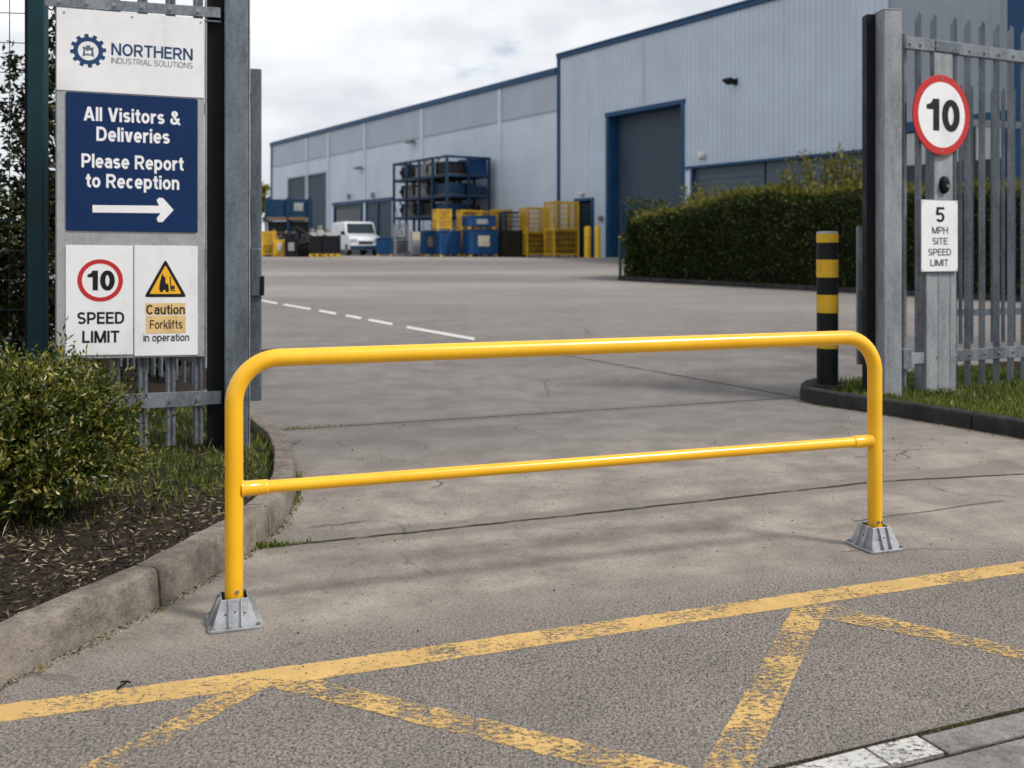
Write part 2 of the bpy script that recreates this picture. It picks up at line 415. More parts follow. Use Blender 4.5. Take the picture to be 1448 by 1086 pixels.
M['sett_white'] = road_paint('white kerb paint', (.52,.51,.49), .475)

# ------------------------------------------------------------------ ground
def ground_material():
    t = NT('tarmac and concrete ground')
    sep = t.n('ShaderNodeSeparateXYZ'); t.set(sep.inputs[0], t.co)
    flat = t.vmath('MULTIPLY', t.co, (1,1,0))
    wob = t.math('MULTIPLY', t.math('SUBTRACT', t.noise(1.3,4), .5), .10)
    wob2 = t.math('MULTIPLY', t.math('SUBTRACT', t.noise(7,4), .5), .035)
    def side(p, q):
        "signed distance to the line p-q, positive beyond it"
        p, q = Vector(p[:2]), Vector(q[:2]); d = (q-p).normalized(); n = Vector((-d.y, d.x)); c = n.dot(p)
        return t.math('SUBTRACT', t.vmath('DOT_PRODUCT', flat, (n.x,n.y,0)), c)
    def seg(p, q, w, wobble):
        p, q = Vector(p[:2]), Vector(q[:2]); d = (q-p).normalized()
        dist = t.math('ABSOLUTE', t.math('ADD', side(p,q), wobble))
        m = t.ramp(dist, w*.55, w, 1, 0)
        al = t.vmath('DOT_PRODUCT', flat, (d.x,d.y,0))
        m = t.math('MULTIPLY', m, t.math('GREATER_THAN', al, d.dot(p)))
        return t.math('MULTIPLY', m, t.math('LESS_THAN', al, d.dot(q)))
    # fields
    big = t.noise(.55,6,.6,vec=flat); mid = t.noise(2.6,6,.65,vec=flat)
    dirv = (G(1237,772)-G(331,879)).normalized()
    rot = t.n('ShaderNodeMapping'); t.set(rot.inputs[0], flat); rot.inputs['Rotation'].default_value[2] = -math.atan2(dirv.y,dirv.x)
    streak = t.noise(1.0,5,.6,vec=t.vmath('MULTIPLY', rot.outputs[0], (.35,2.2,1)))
    fine = t.noise(95,4,.7,vec=flat); grain = t.noise(260,2,.6,vec=flat)
    agg = t.n('ShaderNodeTexVoronoi'); t.set(agg.inputs['Vector'], flat); agg.inputs['Scale'].default_value = 105
    aggc = t.n('ShaderNodeSeparateColor'); t.set(aggc.inputs[0], agg.outputs['Color'])
    # coarse tarmac in front
    a = t.mix(t.ramp(fine,.32,.68), (.080,.069,.060), (.345,.306,.272))
    stone = t.ramp(aggc.outputs[0], .60,.95,0,.75)
    stone = t.math('MULTIPLY', stone, t.ramp(agg.outputs['Distance'],.5,.2))
    a = t.mix(stone, a, (.48,.44,.40))
    hole = t.math('MULTIPLY', t.ramp(aggc.outputs[1], .68,.9,0,.85), t.ramp(agg.outputs['Distance'],.55,.25))
    a = t.mix(hole, a, (.030,.028,.028))
    a = t.mix(t.ramp(mid,.35,.7,0,.25), a, (.10,.092,.088))
    # concrete apron
    c = t.mix(t.ramp(t.math('ADD', t.math('MULTIPLY',mid,.55), t.math('MULTIPLY',fine,.45)),.34,.66), (.165,.142,.120), (.385,.338,.292))
    c = t.mix(t.ramp(t.noise(38,4,.7,vec=flat),.62,.70,0,.55), c, (.075,.066,.058))
    c = t.mix(t.ramp(grain,.58,.75,0,.35), c, (.36,.33,.30))
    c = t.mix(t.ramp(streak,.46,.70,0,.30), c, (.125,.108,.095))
    pit = t.noise(52,5,.75,vec=flat); c = t.mix(t.ramp(pit,.56,.68,0,.55), c, (.105,.090,.078)); c = t.mix(t.ramp(pit,.44,.34,0,.45), c, (.44,.395,.35))
    # smoother yard beyond
    y = t.mix(t.ramp(t.math('ADD', t.math('MULTIPLY',mid,.5), t.math('MULTIPLY',fine,.5)),.36,.64), (.135,.122,.112), (.235,.215,.20))
    y = t.mix(t.ramp(t.noise(.9,5,.6,vec=t.vmath('MULTIPLY', rot.outputs[0], (.25,1.2,1))),.46,.70,0,.36), y, (.085,.080,.078))
    far = t.mix(t.ramp(t.noise(.16,5,.6,vec=t.vmath('MULTIPLY', flat, (.3,1,1))),.36,.66), (.165,.15,.14), (.30,.275,.255))
    far = t.mix(t.ramp(fine,.3,.7,0,.25), far, (.11,.10,.095))
    y = t.mix(t.ramp(sep.outputs[1], 11, 24), y, far)
    L0, L1 = G(0,1010), G(1448,802)
    J1 = [G(372,774), G(560,755), G(880,721), G(1240,681), G(1448,658)]
    J2a, J2b = G(380,609), G(1130,562)
    J3a, J3b = G(785,500), G(1132,562)
    fa = t.ramp(t.math('ADD', side(L0,L1), t.math('MULTIPLY', wob, 3.5)), -.04,.55)
    base = t.mix(fa, a, c)
    base = t.mix(t.ramp(t.math('ADD', side(G(380,690),G(1448,620)), t.math('MULTIPLY',wob,4)), -.3,1.2,0,1), base, y)
    base = t.mix(t.ramp(big,.45,.75,0,.22), base, (.14,.125,.112))
    base = t.mix(t.ramp(t.noise(1.1,6,.7,vec=flat,dist=.6),.60,.72,0,.22), base, (.36,.32,.285))
    vc = t.n('ShaderNodeTexVoronoi'); vc.feature = 'DISTANCE_TO_EDGE'; vc.inputs['Scale'].default_value = .75
    dn = t.n('ShaderNodeTexNoise'); t.set(dn.inputs['Vector'], flat); dn.inputs['Scale'].default_value = 3.0; dn.inputs['Detail'].default_value = 5
    t.set(vc.inputs['Vector'], t.vmath('ADD', flat, t.vmath('MULTIPLY', dn.outputs['Color'], (.35,.35,0))))
    hair = t.math('MULTIPLY', t.ramp(vc.outputs['Distance'], .002, .008, 1, 0), t.ramp(t.noise(.8,3,vec=flat), .52, .60, 0, .75))
    hair = t.math('MULTIPLY', hair, fa)
    base = t.mix(hair, base, (.05,.043,.037))
    pit2 = t.noise(24,6,.78,vec=flat)
    base = t.mix(t.math('MULTIPLY', t.ramp(pit2,.53,.66,0,.5), fa), base, (.10,.09,.08))
    for p,q in ((G(520,830),G(640,430)),(G(760,815),G(820,430)),(G(960,800),G(995,440)),(G(1240,800),G(1110,440))):
        tm = seg(p,q,.42,t.math('MULTIPLY',wob,2.2))
        base = t.mix(t.math('MULTIPLY', tm, t.ramp(t.noise(3.5,5,.7,vec=flat),  .38,.70,0,.26)), base, (.092,.085,.080))
    oil = t.ramp(t.noise(2.1,5,.6,vec=flat,dist=.4), .70, .76, 0, .5)
    base = t.mix(oil, base, (.075,.068,.063))
    # slab joints with moss, and cracks
    j = None
    for p,q,w in [(J1[0],J1[1],.021),(J1[1],J1[2],.019),(J1[2],J1[3],.021),(J1[3],J1[4]+Vector((3,.4,0)),.021)]:
        m = seg(p,q,w,wob2); j = m if j is None else t.math('MAXIMUM', j, m)
    for p,q,w in [(J2a,J2b,.022),(J3a,J3b,.028)]:
        j = t.math('MAXIMUM', j, seg(p,q,w,t.math('MULTIPLY',wob2,1.3)))
    crack = t.math('MULTIPLY', seg(G(1205,737),G(1420,708),.012,wob), .8)
    jd = t.math('MULTIPLY', j, t.ramp(t.noise(5,4,vec=flat),.28,.5,.35,1))
    wide = None
    for p,q in ((J1[0],J1[2]),(J1[2],J1[4]),(J2a,J2b)):
        m = seg(p,q,.16,wob); wide = m if wide is None else t.math('MAXIMUM', wide, m)
    base = t.mix(t.math('MULTIPLY', wide, t.ramp(mid,.35,.65,.15,.5)), base, (.095,.085,.074))
    jc = t.mix(t.ramp(t.noise(14,4,vec=flat),.50,.66), (.022,.019,.016), (.065,.070,.024))
    base = t.mix(jd, base, jc)
    base = t.mix(crack, base, (.035,.03,.027))
    h = t.math('ADD', t.math('MULTIPLY', fine,.5), t.math('MULTIPLY', t.ramp(agg.outputs['Distance'],0,.6,1,0), t.math('MULTIPLY', t.math('SUBTRACT',1.0,fa), .8)))
    h = t.math('ADD', h, t.math('MULTIPLY', pit, .9))
    h = t.math('SUBTRACT', h, t.math('MULTIPLY', j, 1.6))
    nr = t.bump(h, .8, .012)
    rough = t.ramp(mid,.3,.7,.72,.9)
    return t.done(t.bsdf(base, rough, 0, nr, spec=.35))
ys = [-60,-20,-5,0,1,2,3,4,5,6,7,8,9,9.3]+list(np.arange(10,39.5,1.0))+[39.5,41,45,60,90,150,300,900]
xs = [-700,-200,-60,-25,-12,-6,-3,0,3,6,12,25,60,200,700]
mb = MB(); nx = len(xs)
mb.v = [(x,float(y),gz(y)) for y in ys for x in xs]
mb.f = [(j*nx+i, j*nx+i+1, (j+1)*nx+i+1, (j+1)*nx+i) for j in range(len(ys)-1) for i in range(nx-1)]
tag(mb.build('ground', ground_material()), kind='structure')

def strip(name, mat, quads, h):
    "flat markings: list of pixel polygons laid on the ground"
    m = MB()
    for pl in quads:
        q0_ = [G(*p) for p in pl]; pts = []
        for i in range(len(q0_)):           # hand-laid, slightly ragged edges
            a_, b_ = q0_[i], q0_[(i+1)%len(q0_)]; L_ = (b_-a_).length; k_ = max(1,int(L_/.03)) if h < .004 else 1
            for j in range(k_):
                c_ = a_.lerp(b_, j/k_)
                if k_ > 1: c_ = c_ + Vector((random.gauss(0,.0016),random.gauss(0,.0022),0))
                pts.append(c_)
        m.add([(p.x,p.y,p.z+h) for p in pts], [tuple(range(len(pts)))])
    o = m.build(name, mat, fix=False)
    me = o.data
    for p in me.polygons:
        if p.normal.z < 0: me.flip_normals(); break
    return tag(o, kind='structure')
# yellow box: long line, then the diagonals (each sheet a little above the last)
top = [(-120,1013.5),(0,997),(173,974),(345,951),(500,930),(740,895),(980,861),(1149,836),(1300,815),(1448,794),(1600,773)]
bot = [(-120,1040),(0,1021),(173,998),(345,976),(500,953),(740,917),(980,880),(1149,855),(1300,832),(1448,810.5),(1600,789)]
strip('road_line', M['line_good'], [top+bot[::-1]], .0012)
strip('road_line', M['line_worn'], [[(318,977),(400,962),(371,977),(173,1084),(120,1112),(60,1116),(117,1084)]], .0022)
strip('road_line', M['line_worn'], [[(385,966),(449,961),(480,969),(722,1026),(894,1067),(1010,1096),(930,1108),(811,1078),(628,1033),(500,1001),(392,975)]], .0022)
strip('road_line', M['line_worn'], [[(1122,858),(1168,858),(1162,876),(1068,1074),(1048,1115),(978,1115),(994,1084),(1117,868)]], .0022)
strip('road_line', M['line_faint'], [[(1150,856),(1180,857),(1310,888),(1448,917),(1620,953),(1620,972),(1448,935),(1310,904),(1164,875)]], .0032)
# white dashes across the yard
for a,b in [((360,423),(393,429.5)),((402,431),(440,437.5)),((452,439.5),(476,444)),((490,446.5),(512,450.5)),((522,452.5),(556,459)),((576,463),(672,480))]:
    w = 1.3*(a[1]-350)/90; w2 = 1.3*(b[1]-350)/90
    strip('road_dash', M['line_white'], [[(a[0],a[1]-w),(b[0],b[1]-w2),(b[0]-2,b[1]+w2),(a[0]-2,a[1]+w)]], .006)
# flush edging stones at the near right
def edging():
    A0, A1 = G(1085,1092), G(1520,988)
    d = (A1-A0); d.z = 0; d.normalize(); n = Vector((d.y,-d.x,0))
    def rowline(off, s0, lens, w, name, mat, h=.012):
        m = MB(); s = s0
        for L in lens:
            g = .007
            pts = [A0+d*(s+g)+n*(off+g), A0+d*(s+L-g)+n*(off+g), A0+d*(s+L-g)+n*(off+w-g), A0+d*(s+g)+n*(off+w-g)]
            m.slab([(p.x,p.y) for p in pts][::-1], -.05, h); s += L
        return tag(m.build(name, mat, bevel=.004), kind='structure')
    J = G(1230,1053); K = G(1334,1068)
    sK = (K-A0).dot(d)
    rowline(.012, sK-1.10, [1.10,.62,.62,.62], .115, 'edging_kerb', M['sett'])
    rowline(.13, sK-1.4, [.9,.9,.9,.9], .14, 'edging_kerb', M['sett'])
    rowline(.272, sK-1.2, [.9,.9,.9,.9], .5, 'edging_kerb', M['sett'])
    p = [A0+d*(sK-.19)+n*.022, A0+d*(sK-.012)+n*.022, A0+d*(sK-.012)+n*.122, A0+d*(sK-.19)+n*.122]
    m = MB(); m.add([(q.x,q.y,.0165) for q in p][::-1], [(0,1,2,3)])
    p = [A0+d*(sK-.62)+n*.030, A0+d*(sK-.20)+n*.022, A0+d*(sK-.20)+n*.118, A0+d*(sK-.62)+n*.110]
    m.add([(q.x,q.y,.0165) for q in p][::-1], [(0,1,2,3)])
    o = m.build('kerb_paint', M['sett_white']); tag(o, kind='structure')
    # dark moss-filled joint
    m = MB(); p = [A0-d*.3+n*-.012, A0+d*3+n*-.012, A0+d*3+n*.8, A0-d*.3+n*.8]
    m.add([(q.x,q.y,.004) for q in p][::-1], [(0,1,2,3)])
    tag(m.build('joint_bed', M['soil']), kind='structure')
edging()

# ------------------------------------------------------------------ kerbs
def smooth_path(pts, step):
    pts = [Vector(p) for p in pts]; out = []
    for i in range(len(pts)-1):
        p0, p1, p2, p3 = pts[max(i-1,0)], pts[i], pts[i+1], pts[min(i+2,len(pts)-1)]
        n = max(1, int((p2-p1).length/step))
        for k in range(n):
            u = k/n
            out.append(.5*((2*p1)+(p2-p0)*u+(2*p0-5*p1+4*p2-p3)*u*u+(3*p1-p0-3*p2+p3)*u**3))
    out.append(pts[-1]); return out
def kerb(path, h, w, side, stone, mat, step=.05, jit=.0022, name='kerb', phase=0):
    pts = smooth_path(path, step); m = MB()
    prof = [(-.002,-.06),(.004,h*.45),(.013,h-.016),(.019,h-.005),(.029,h),(w*.5,h+.002),(w-.006,h),(w,h-.006),(w,-.06)]
    nor = []
    for i,p in enumerate(pts):
        t = (pts[min(i+1,len(pts)-1)]-pts[max(i-1,0)]); t.z = 0; t.normalize(); nor.append(Vector((-t.y,t.x,0))*side)
    acc = [0]
    for i in range(1,len(pts)): acc.append(acc[-1]+(pts[i]-pts[i-1]).length)
    k = len(prof); cur = []; first = phase
    def flush(idx):
        if len(idx) < 2: return
        vs, fs = [], []
        n = len(idx); base = pts
        for a,i in enumerate(idx):
            p = base[i].copy()
            sh = 0
            if a == 0: p = p + (pts[idx[1]]-p).normalized()*.006
            if a == n-1: p = p + (pts[idx[n-2]]-p).normalized()*.006
            for (o,z) in prof:
                q = p + nor[i]*(o+random.uniform(-jit,jit)*(o<.05))
                vs.append((q.x,q.y,q.z+z+(random.uniform(-jit,jit) if z>.02 else 0)))
        for a in range(n-1):
            for b in range(k-1):
                f = (a*k+b, (a+1)*k+b, (a+1)*k+b+1, a*k+b+1)
                fs.append(f)
        fs.append(tuple(range(k))); fs.append(tuple((n-1)*k+b for b in range(k))[::-1])
        m.add(vs, fs)
    idx = [0]; nxt = phase if phase else stone
    for i in range(1,len(pts)):
        idx.append(i)
        if acc[i] >= nxt:
            flush(idx); idx = [i]; nxt += stone
    flush(idx)
    o = m.build(name, mat, smooth=38, fix=True)
    tag(o, kind='structure')
    return [p+nr*w for p,nr in zip(pts,nor)]
KL0 = [G(-330,1130), G(0,971), G(112,915), G(227,859), G(352,783), G(400,742), G(419,706), G(417,668), G(405,640), G(352,598), G(300,575)]
KL = [KL0[0]]
for i in range(1,len(KL0)-1):      # keep the stones straight, with tight corners
    a_, b_, c_ = KL0[i-1], KL0[i], KL0[i+1]
    KL += [b_.lerp(a_, .12), b_.lerp(c_, .12)]
KL.append(KL0[-1])
d01 = (KL[1]-KL[0]).normalized()
acc = (KL0[3]-KL0[0]).length
innerL = kerb(KL, .152, .125, +1, .92, M['kerb'], phase=acc-.0-.92 if acc>.92 else acc)
KR = [G(1150,552), G(1134,557), G(1133,566), G(1165,574), G(1240,585), G(1340,602), G(1448,621), G(1640,660), G(1900,720)]
innerR = kerb(KR, .125, .13, +1, .92, M['kerb_dark'], phase=.5)
# hedge line (base front edge)
H0, H1 = G(885,396), G(1225,414)
hd = (H1-H0); hd.z = 0; HL = hd.length; hd.normalize(); hn = Vector((-hd.y,hd.x,0))
HE = H0+hd*(HL+9)
kerb([H0+hn*.9-hd*.35, H0-hd*.32+hn*.1, H0-hn*.22-hd*.1]+[Vector(((H0+hd*s-hn*.25).x,(H0+hd*s-hn*.25).y,gz((H0+hd*s-hn*.25).y))) for s in (1.5,4,7,10,HL+8)], .11, .12, +1, .92, M['kerb_dark'], step=.3)

def inside(x, y, poly):
    c = False; n = len(poly)
    for i in range(n):
        x1,y1 = poly[i]; x2,y2 = poly[i-1]
        if (y1>y) != (y2>y) and x < (x2-x1)*(y-y1)/(y2-y1)+x1: c = not c
    return c
from mathutils import noise as mn
def bed_h(x, y): return .085+.03*mn.noise(Vector((x*1.7,y*1.7,0)))+.018*mn.noise(Vector((x*6,y*6,3)))
def bed(name, poly, mat, cell, box, base=0):
    m = MB(); x0,x1,y0,y1 = box; ids = {}
    nx, ny = int((x1-x0)/cell), int((y1-y0)/cell)
    def vid(i,j):
        if (i,j) not in ids:
            x, y = x0+i*cell, y0+j*cell
            ids[(i,j)] = len(m.v); m.v.append((x,y,gz(y)+bed_h(x,y)+base))
        return ids[(i,j)]
    for i in range(nx):
        for j in range(ny):
            if inside(x0+(i+.5)*cell, y0+(j+.5)*cell, poly):
                m.f.append((vid(i,j),vid(i+1,j),vid(i+1,j+1),vid(i,j+1)))
    return tag(m.build(name, mat, smooth=60), kind='structure')
midL = [(p.x,p.y) for p in smooth_path([Vector(p)+Vector((0,0,0)) for p in innerL],.3)]
def shrinkpoly(inner, extra): return [(p.x,p.y) for p in inner]+extra
polyL = shrinkpoly([p+Vector((.05,-.03,0)) for p in innerL], [(-2.6,9.5),(-3.0,14),(-11,14),(-11,1.2)])
bed('soil_bed', polyL, M['soil'], .07, (-9,-1.2,1.4,12))
polyR = shrinkpoly([p+Vector((0,-.04,0)) for p in innerR], [(9,5.2),(9,12.3),(5,10.7),(3.4,9.75),(2.75,9.45)])
bed('lawn_soil', polyR, M['soil'], .08, (2.6,8.5,5.5,14), .0)

# ------------------------------------------------------------------ leaf clouds
def unit(a): return a/np.maximum(np.linalg.norm(a,axis=1,keepdims=True),1e-9)
def leaf_arrays(p, d, L, W, fold=.12):
    n = len(p); d = unit(d)
    r = unit(rng.normal(size=(n,3))); s = unit(np.cross(d,r)); nr = np.cross(d,s)
    L = np.broadcast_to(L,(n,))[:,None]; W = np.broadcast_to(W,(n,))[:,None]
    mid = p+d*L*.45+nr*L*fold
    v = np.stack([p, mid+s*W/2, p+d*L, mid-s*W/2],1).reshape(-1,3)
    f = np.arange(n*4).reshape(-1,4)
    return v, f
def leaf_obj(name, v, f, mats, parent=None, idx=None, core=None):
    me = bpy.data.meshes.new(name)
    V = v; nf = len(f)
    me.vertices.add(len(V)); me.vertices.foreach_set('co', V.astype(np.float32).ravel())
    me.loops.add(nf*4); me.loops.foreach_set('vertex_index', f.astype(np.int32).ravel())
    me.polygons.add(nf); me.polygons.foreach_set('loop_start', np.arange(0,nf*4,4,dtype=np.int32))
    for m in mats: me.materials.append(m)
    if idx is not None: me.polygons.foreach_set('material_index', idx.astype(np.int32))
    me.update(calc_edges=True); me.validate()
    o = bpy.data.objects.new(name, me); col.objects.link(o)
    if parent: o.parent = parent
    return o
def sprigs(origins, dirs, length, nleaf, leafL, leafW, spread=.9):
    "shoots that carry leaves along their length"
    ps, ds, tips = [], [], []
    for o,d,l in zip(origins,dirs,length):
        k = nleaf; t = np.linspace(.1,1,k)
        bend = rng.normal(size=3)*.25
        line = o[None]+d[None]*l*t[:,None]+bend[None]*l*(t[:,None]**2)
        ps.append(line); ds.append(unit(d[None]*.55+rng.normal(size=(k,3))*spread*.55+np.array([0,0,.12])))
    p = np.concatenate(ps); d = np.concatenate(ds); n = len(p)
    return leaf_arrays(p, d, leafL*rng.uniform(.6,1.25,n), leafW*rng.uniform(.7,1.2,n))

# foreground bush
bc = P(18,610,4.85); bc = np.array([bc.x,bc.y,.50])
def lumpy(dirv, k=1.0):
    return np.array([1+.20*mn.noise(Vector(d)*1.9+Vector((4,1,7)))+.13*mn.noise(Vector(d)*4.5) for d in dirv])*k
bush = thing('bush', 'leafy yellow green bush in the bark bed in front of the tall visitor sign', 'bush', (bc[0],bc[1],.10))
o0 = np.array([0,0,.33])
n = 1900
dv = unit(rng.normal(size=(n,3))+np.array([.12,-.25,.25])); dv[:,2] = np.where(dv[:,2]<-.55,-dv[:,2],dv[:,2])
rad = np.array([.58,.50,.385])
rr = lumpy(dv)[:,None]*rng.uniform(.55,1.0,(n,1))**.6
org = o0+dv*rad*rr*.86
v1,f1 = sprigs(org, unit(dv+rng.normal(size=(n,3))*.45+np.array([0,0,.35])), rng.uniform(.07,.20,n), 14, .036, .0125)
n2 = 34
dv2 = unit(rng.normal(size=(n2,3))*.8+np.array([-.6,-.1,.9])); org2 = o0+dv2*rad*lumpy(dv2)[:,None]*.85
v2,f2 = sprigs(org2, unit(dv2+np.array([0,0,.8])), rng.uniform(.14,.27,n2), 20, .036, .012)
n3 = 6000
dv3 = unit(rng.normal(size=(n3,3))); pts3 = o0+dv3*rad*rng.uniform(.25,.85,(n3,1))
pts3[:,2] = np.maximum(pts3[:,2],.02)
v3,f3 = leaf_arrays(pts3, rng.normal(size=(n3,3)), .05*rng.uniform(.7,1.3,n3), .022)
V = np.concatenate([v1,v2,v3]); Fq = np.arange(len(V)).reshape(-1,4)
V[:,2] = np.maximum(V[:,2], .0)
leaf_obj('foliage', V, Fq, [M['leaf_bush']], bush)
m = MB()
for i in range(46):
    a = random.uniform(0,6.28); r = random.uniform(.1,.42); h = random.uniform(.25,.75)
    m.tube([(random.uniform(-.08,.08),random.uniform(-.08,.08),-.03),(r*.5*math.cos(a),r*.5*math.sin(a),h*.5),(r*math.cos(a),r*math.sin(a),h)], [.009,.006,.002], 5)
m.build('stem', M['bark'], bush)

def grass(name, pts, hmin, hmax, w=.006):
    n = len(pts); p = np.array(pts)
    d = unit(np.stack([rng.normal(size=n)*.38, rng.normal(size=n)*.38, np.ones(n)],1))
    v,f = leaf_arrays(p, d, rng.uniform(hmin,hmax,n), w*rng.uniform(.7,1.4,n), .08)
    return tag(leaf_obj(name, v, f, [M['grass']]), kind='stuff')
def scatter(poly, box, n, dens=None):
    out = []
    x0,x1,y0,y1 = box; tries = 0
    while len(out) < n and tries < n*40:
        tries += 1
        x, y = random.uniform(x0,x1), random.uniform(y0,y1)
        if not inside(x,y,poly): continue
        if dens and random.random() > dens(x,y): continue
        out.append((x,y,gz(y)+bed_h(x,y)-.005))
    return out
polyLs = shrinkpoly(innerL, [(-2.6,9.5),(-3.0,14),(-11,14),(-11,1.2)])
polyRs = shrinkpoly(innerR, [(9,5.2),(9,12.3),(5,10.7),(3.4,9.75),(2.75,9.45)])
def densL(x,y):
    e = 1/(1+math.exp(-(y-5.02-.55*(x+2.0))*6))      # grass towards the gate, bare bark in front
    return e*(.25+.75*max(0,min(1,.55+1.3*mn.noise(Vector((x*2.2,y*2.2,9))))))
grass('grass', scatter(polyLs, (-3.6,-1.3,4.4,8.6), 14000, densL), .02, .075, .006)
def densR(x,y): return .3+.7*max(0,min(1,.5+1.4*mn.noise(Vector((x*1.6,y*1.6,2)))))
grass('grass', scatter(polyRs, (2.9,5.2,6.6,10.5), 14000, densR), .03, .085, .008)
# bark chips on the bed
cp = np.array(scatter(polyLs, (-3.6,-1.35,2.3,6.2), 13000, lambda x,y: 1 if y<5.3+.55*(x+2) else .35))
cp[:,2] += .008
dd = rng.normal(size=(len(cp),3)); dd[:,2] *= .22
v,f = leaf_arrays(cp, dd, rng.uniform(.012,.055,len(cp)), rng.uniform(.004,.014,len(cp)), .05)
tag(leaf_obj('bark_chips', v, f, [M['chips']]), kind='stuff')
sp_ = np.array(scatter(polyLs, (-3.6,-1.35,2.3,6.6), 2600)); sp_[:,2] += .012
dd = rng.normal(size=(len(sp_),3)); dd[:,2] *= .25
v,f = leaf_arrays(sp_, dd, rng.uniform(.04,.11,len(sp_)), rng.uniform(.003,.007,len(sp_)), .10)
tag(leaf_obj('dry_straw', v, f, [M['chips']]), kind='stuff')
# grit and dead leaves along kerb feet and joints
lp = []
def along(a, b, n, s, h=.006):
    for _ in range(n):
        k = random.random(); p = a.lerp(b,k); lp.append((p.x+random.gauss(0,s), p.y+random.gauss(0,s), gz(p.y)+h))
for i in range(1,len(KL)-2): along(KL[i]+Vector((.02,-.02,0)), KL[i+1]+Vector((.02,-.02,0)), int(6+45*(KL[i+1]-KL[i]).length), .016)
for i in range(2,7): along(KR[i]-Vector((.03,.06,0)), KR[i+1]-Vector((.03,.06,0)), 22, .03)
for _ in range(90):
    p = G(random.uniform(380,640), random.uniform(600,780)); lp.append((p.x,p.y,.006))
for _ in range(50):
    p = G(random.uniform(1140,1448), random.uniform(590,680)); lp.append((p.x,p.y,.006))
lp = np.array(lp); dd = rng.normal(size=(len(lp),3)); dd[:,2] = np.abs(dd[:,2])*.12
v,f = leaf_arrays(lp, dd, rng.uniform(.008,.026,len(lp)), rng.uniform(.006,.014,len(lp)), .06)
tag(leaf_obj('fallen_leaves', v, f, [M['litter']]), kind='stuff')
lp = []
for i in range(1,len(KL)-2): along(KL[i]+Vector((.012,-.012,0)), KL[i+1]+Vector((.012,-.012,0)), int(10+260*(KL[i+1]-KL[i]).length), .012, .003)
for i in range(2,7): along(KR[i]-Vector((.02,.04,0)), KR[i+1]-Vector((.02,.04,0)), 90, .02, .003)
for _ in range(500):
    p = G(random.uniform(330,1400), random.uniform(600,1000)); lp.append((p.x,p.y,.003))
lp = np.array(lp); dd = rng.normal(size=(len(lp),3)); dd[:,2] = np.abs(dd[:,2])*.15
v,f = leaf_arrays(lp, dd, rng.uniform(.004,.013,len(lp)), rng.uniform(.003,.008,len(lp)), .1)
tag(leaf_obj('grit', v, f, [M['chips']]), kind='stuff')
# moss and weeds at the end of the joint and by the kerb
wp = []
for _ in range(200):
    k = abs(random.gauss(0,.28)); p = G(362,775).lerp(G(470,766), min(1,k)); wp.append((p.x+random.gauss(0,.012),p.y+random.gauss(0,.014),0))
for _ in range(160):
    k = random.random(); p = G(415,715).lerp(G(420,672), k); wp.append((p.x+abs(random.gauss(.01,.02)),p.y+random.gauss(0,.02),0))
for _ in range(120):
    k = random.random(); p = G(385,609).lerp(G(520,601), k**2); wp.append((p.x+random.gauss(0,.02),p.y+random.gauss(0,.02),0))
grass('weeds', wp, .010, .036, .006)
wp = []
eA, eB = G(1085,1092), G(1520,988)
for off in (.004,.128,.27):
    for _ in range(330):
        k = random.random(); p = eA.lerp(eB,k); n_ = Vector(((eB-eA).y,-(eB-eA).x,0)).normalized()
        if mn.noise(Vector((k*14,off*9,0))) > -.15: p = p+n_*(off+random.gauss(0,.004)); wp.append((p.x,p.y,.002))
grass('moss', wp, .003, .011, .005)
# twig lying on the yellow line
m = MB(); q = G(172,976); m.tube([(q.x-.006,q.y-.02,.012),(q.x,q.y+.0,.016),(q.x+.006,q.y+.022,.014)],.0035,6)
m.tube([(q.x-.012,q.y+.022,.016),(q.x+.006,q.y+.024,.018),(q.x+.020,q.y+.027,.013)],.003,6)
tag(m.build('twig', M['black_metal'], smooth=60), 'small black forked twig lying on the left end of the long yellow line', 'twig')

# ------------------------------------------------------------------ yellow hoop barrier
A, B = G(331,880), G(1237,773)
bd = B-A; BL = bd.length; ba = math.atan2(bd.y,bd.x)
bar = thing('hoop_barrier', 'shiny yellow tubular hoop barrier with two grey cast feet across the gateway', 'barrier', A, ba)
pr, mr, Hc, Rb = .0335, .0255, .983, .165
path = [(0,0,.045),(0,0,.3),(0,0,.6)]
for i in range(15):
    a = math.pi-i/14*math.pi/2; path.append((Rb+Rb*math.cos(a),0,Hc-Rb+Rb*math.sin(a)))
path += [(BL*k,0,Hc) for k in (.25,.5,.75)]
for i in range(15):
    a = math.pi/2-i/14*math.pi/2; path.append((BL-Rb+Rb*math.cos(a),0,Hc-Rb+Rb*math.sin(a)))
path += [(BL,0,.6),(BL,0,.3),(BL,0,.045)]
MB().tube(path, pr, 36).build('hoop', M['yellow'], bar, smooth=50)
MB().tube([(.02,0,.497),(BL-.02,0,.497)], mr*.94, 30).build('mid_rail', M['yellow'], bar, smooth=50)
for s in (0,1):
    x0 = pr*.8 if s==0 else BL-pr*.8; sg = 1 if s==0 else -1
    m = MB().tube([(x0,0,.497),(x0+sg*.007,0,.497),(x0+sg*.011,0,.497),(x0+sg*.085,0,.497),(x0+sg*.094,0,.497),(x0+sg*.098,0,.497)],
        [mr*1.32,mr*1.28,mr*1.12,mr*1.09,mr*1.10,mr*.97], 30)
    m.build('collar', M['yellow'], bar, smooth=60)
for s in (0,1):       # weld seams at the ends of the bends
    x0 = 0 if s==0 else BL
    MB().tube([(x0,0,Hc-Rb-.003),(x0,0,Hc-Rb+.003)], pr+.0007, 36, False).build('weld_seam', M['yellow'], bar, smooth=50)
    x1 = Rb if s==0 else BL-Rb
    MB().tube([(x1-.003,0,Hc),(x1+.003,0,Hc)], pr+.0007, 36, False).build('weld_seam', M['yellow'], bar, smooth=50)
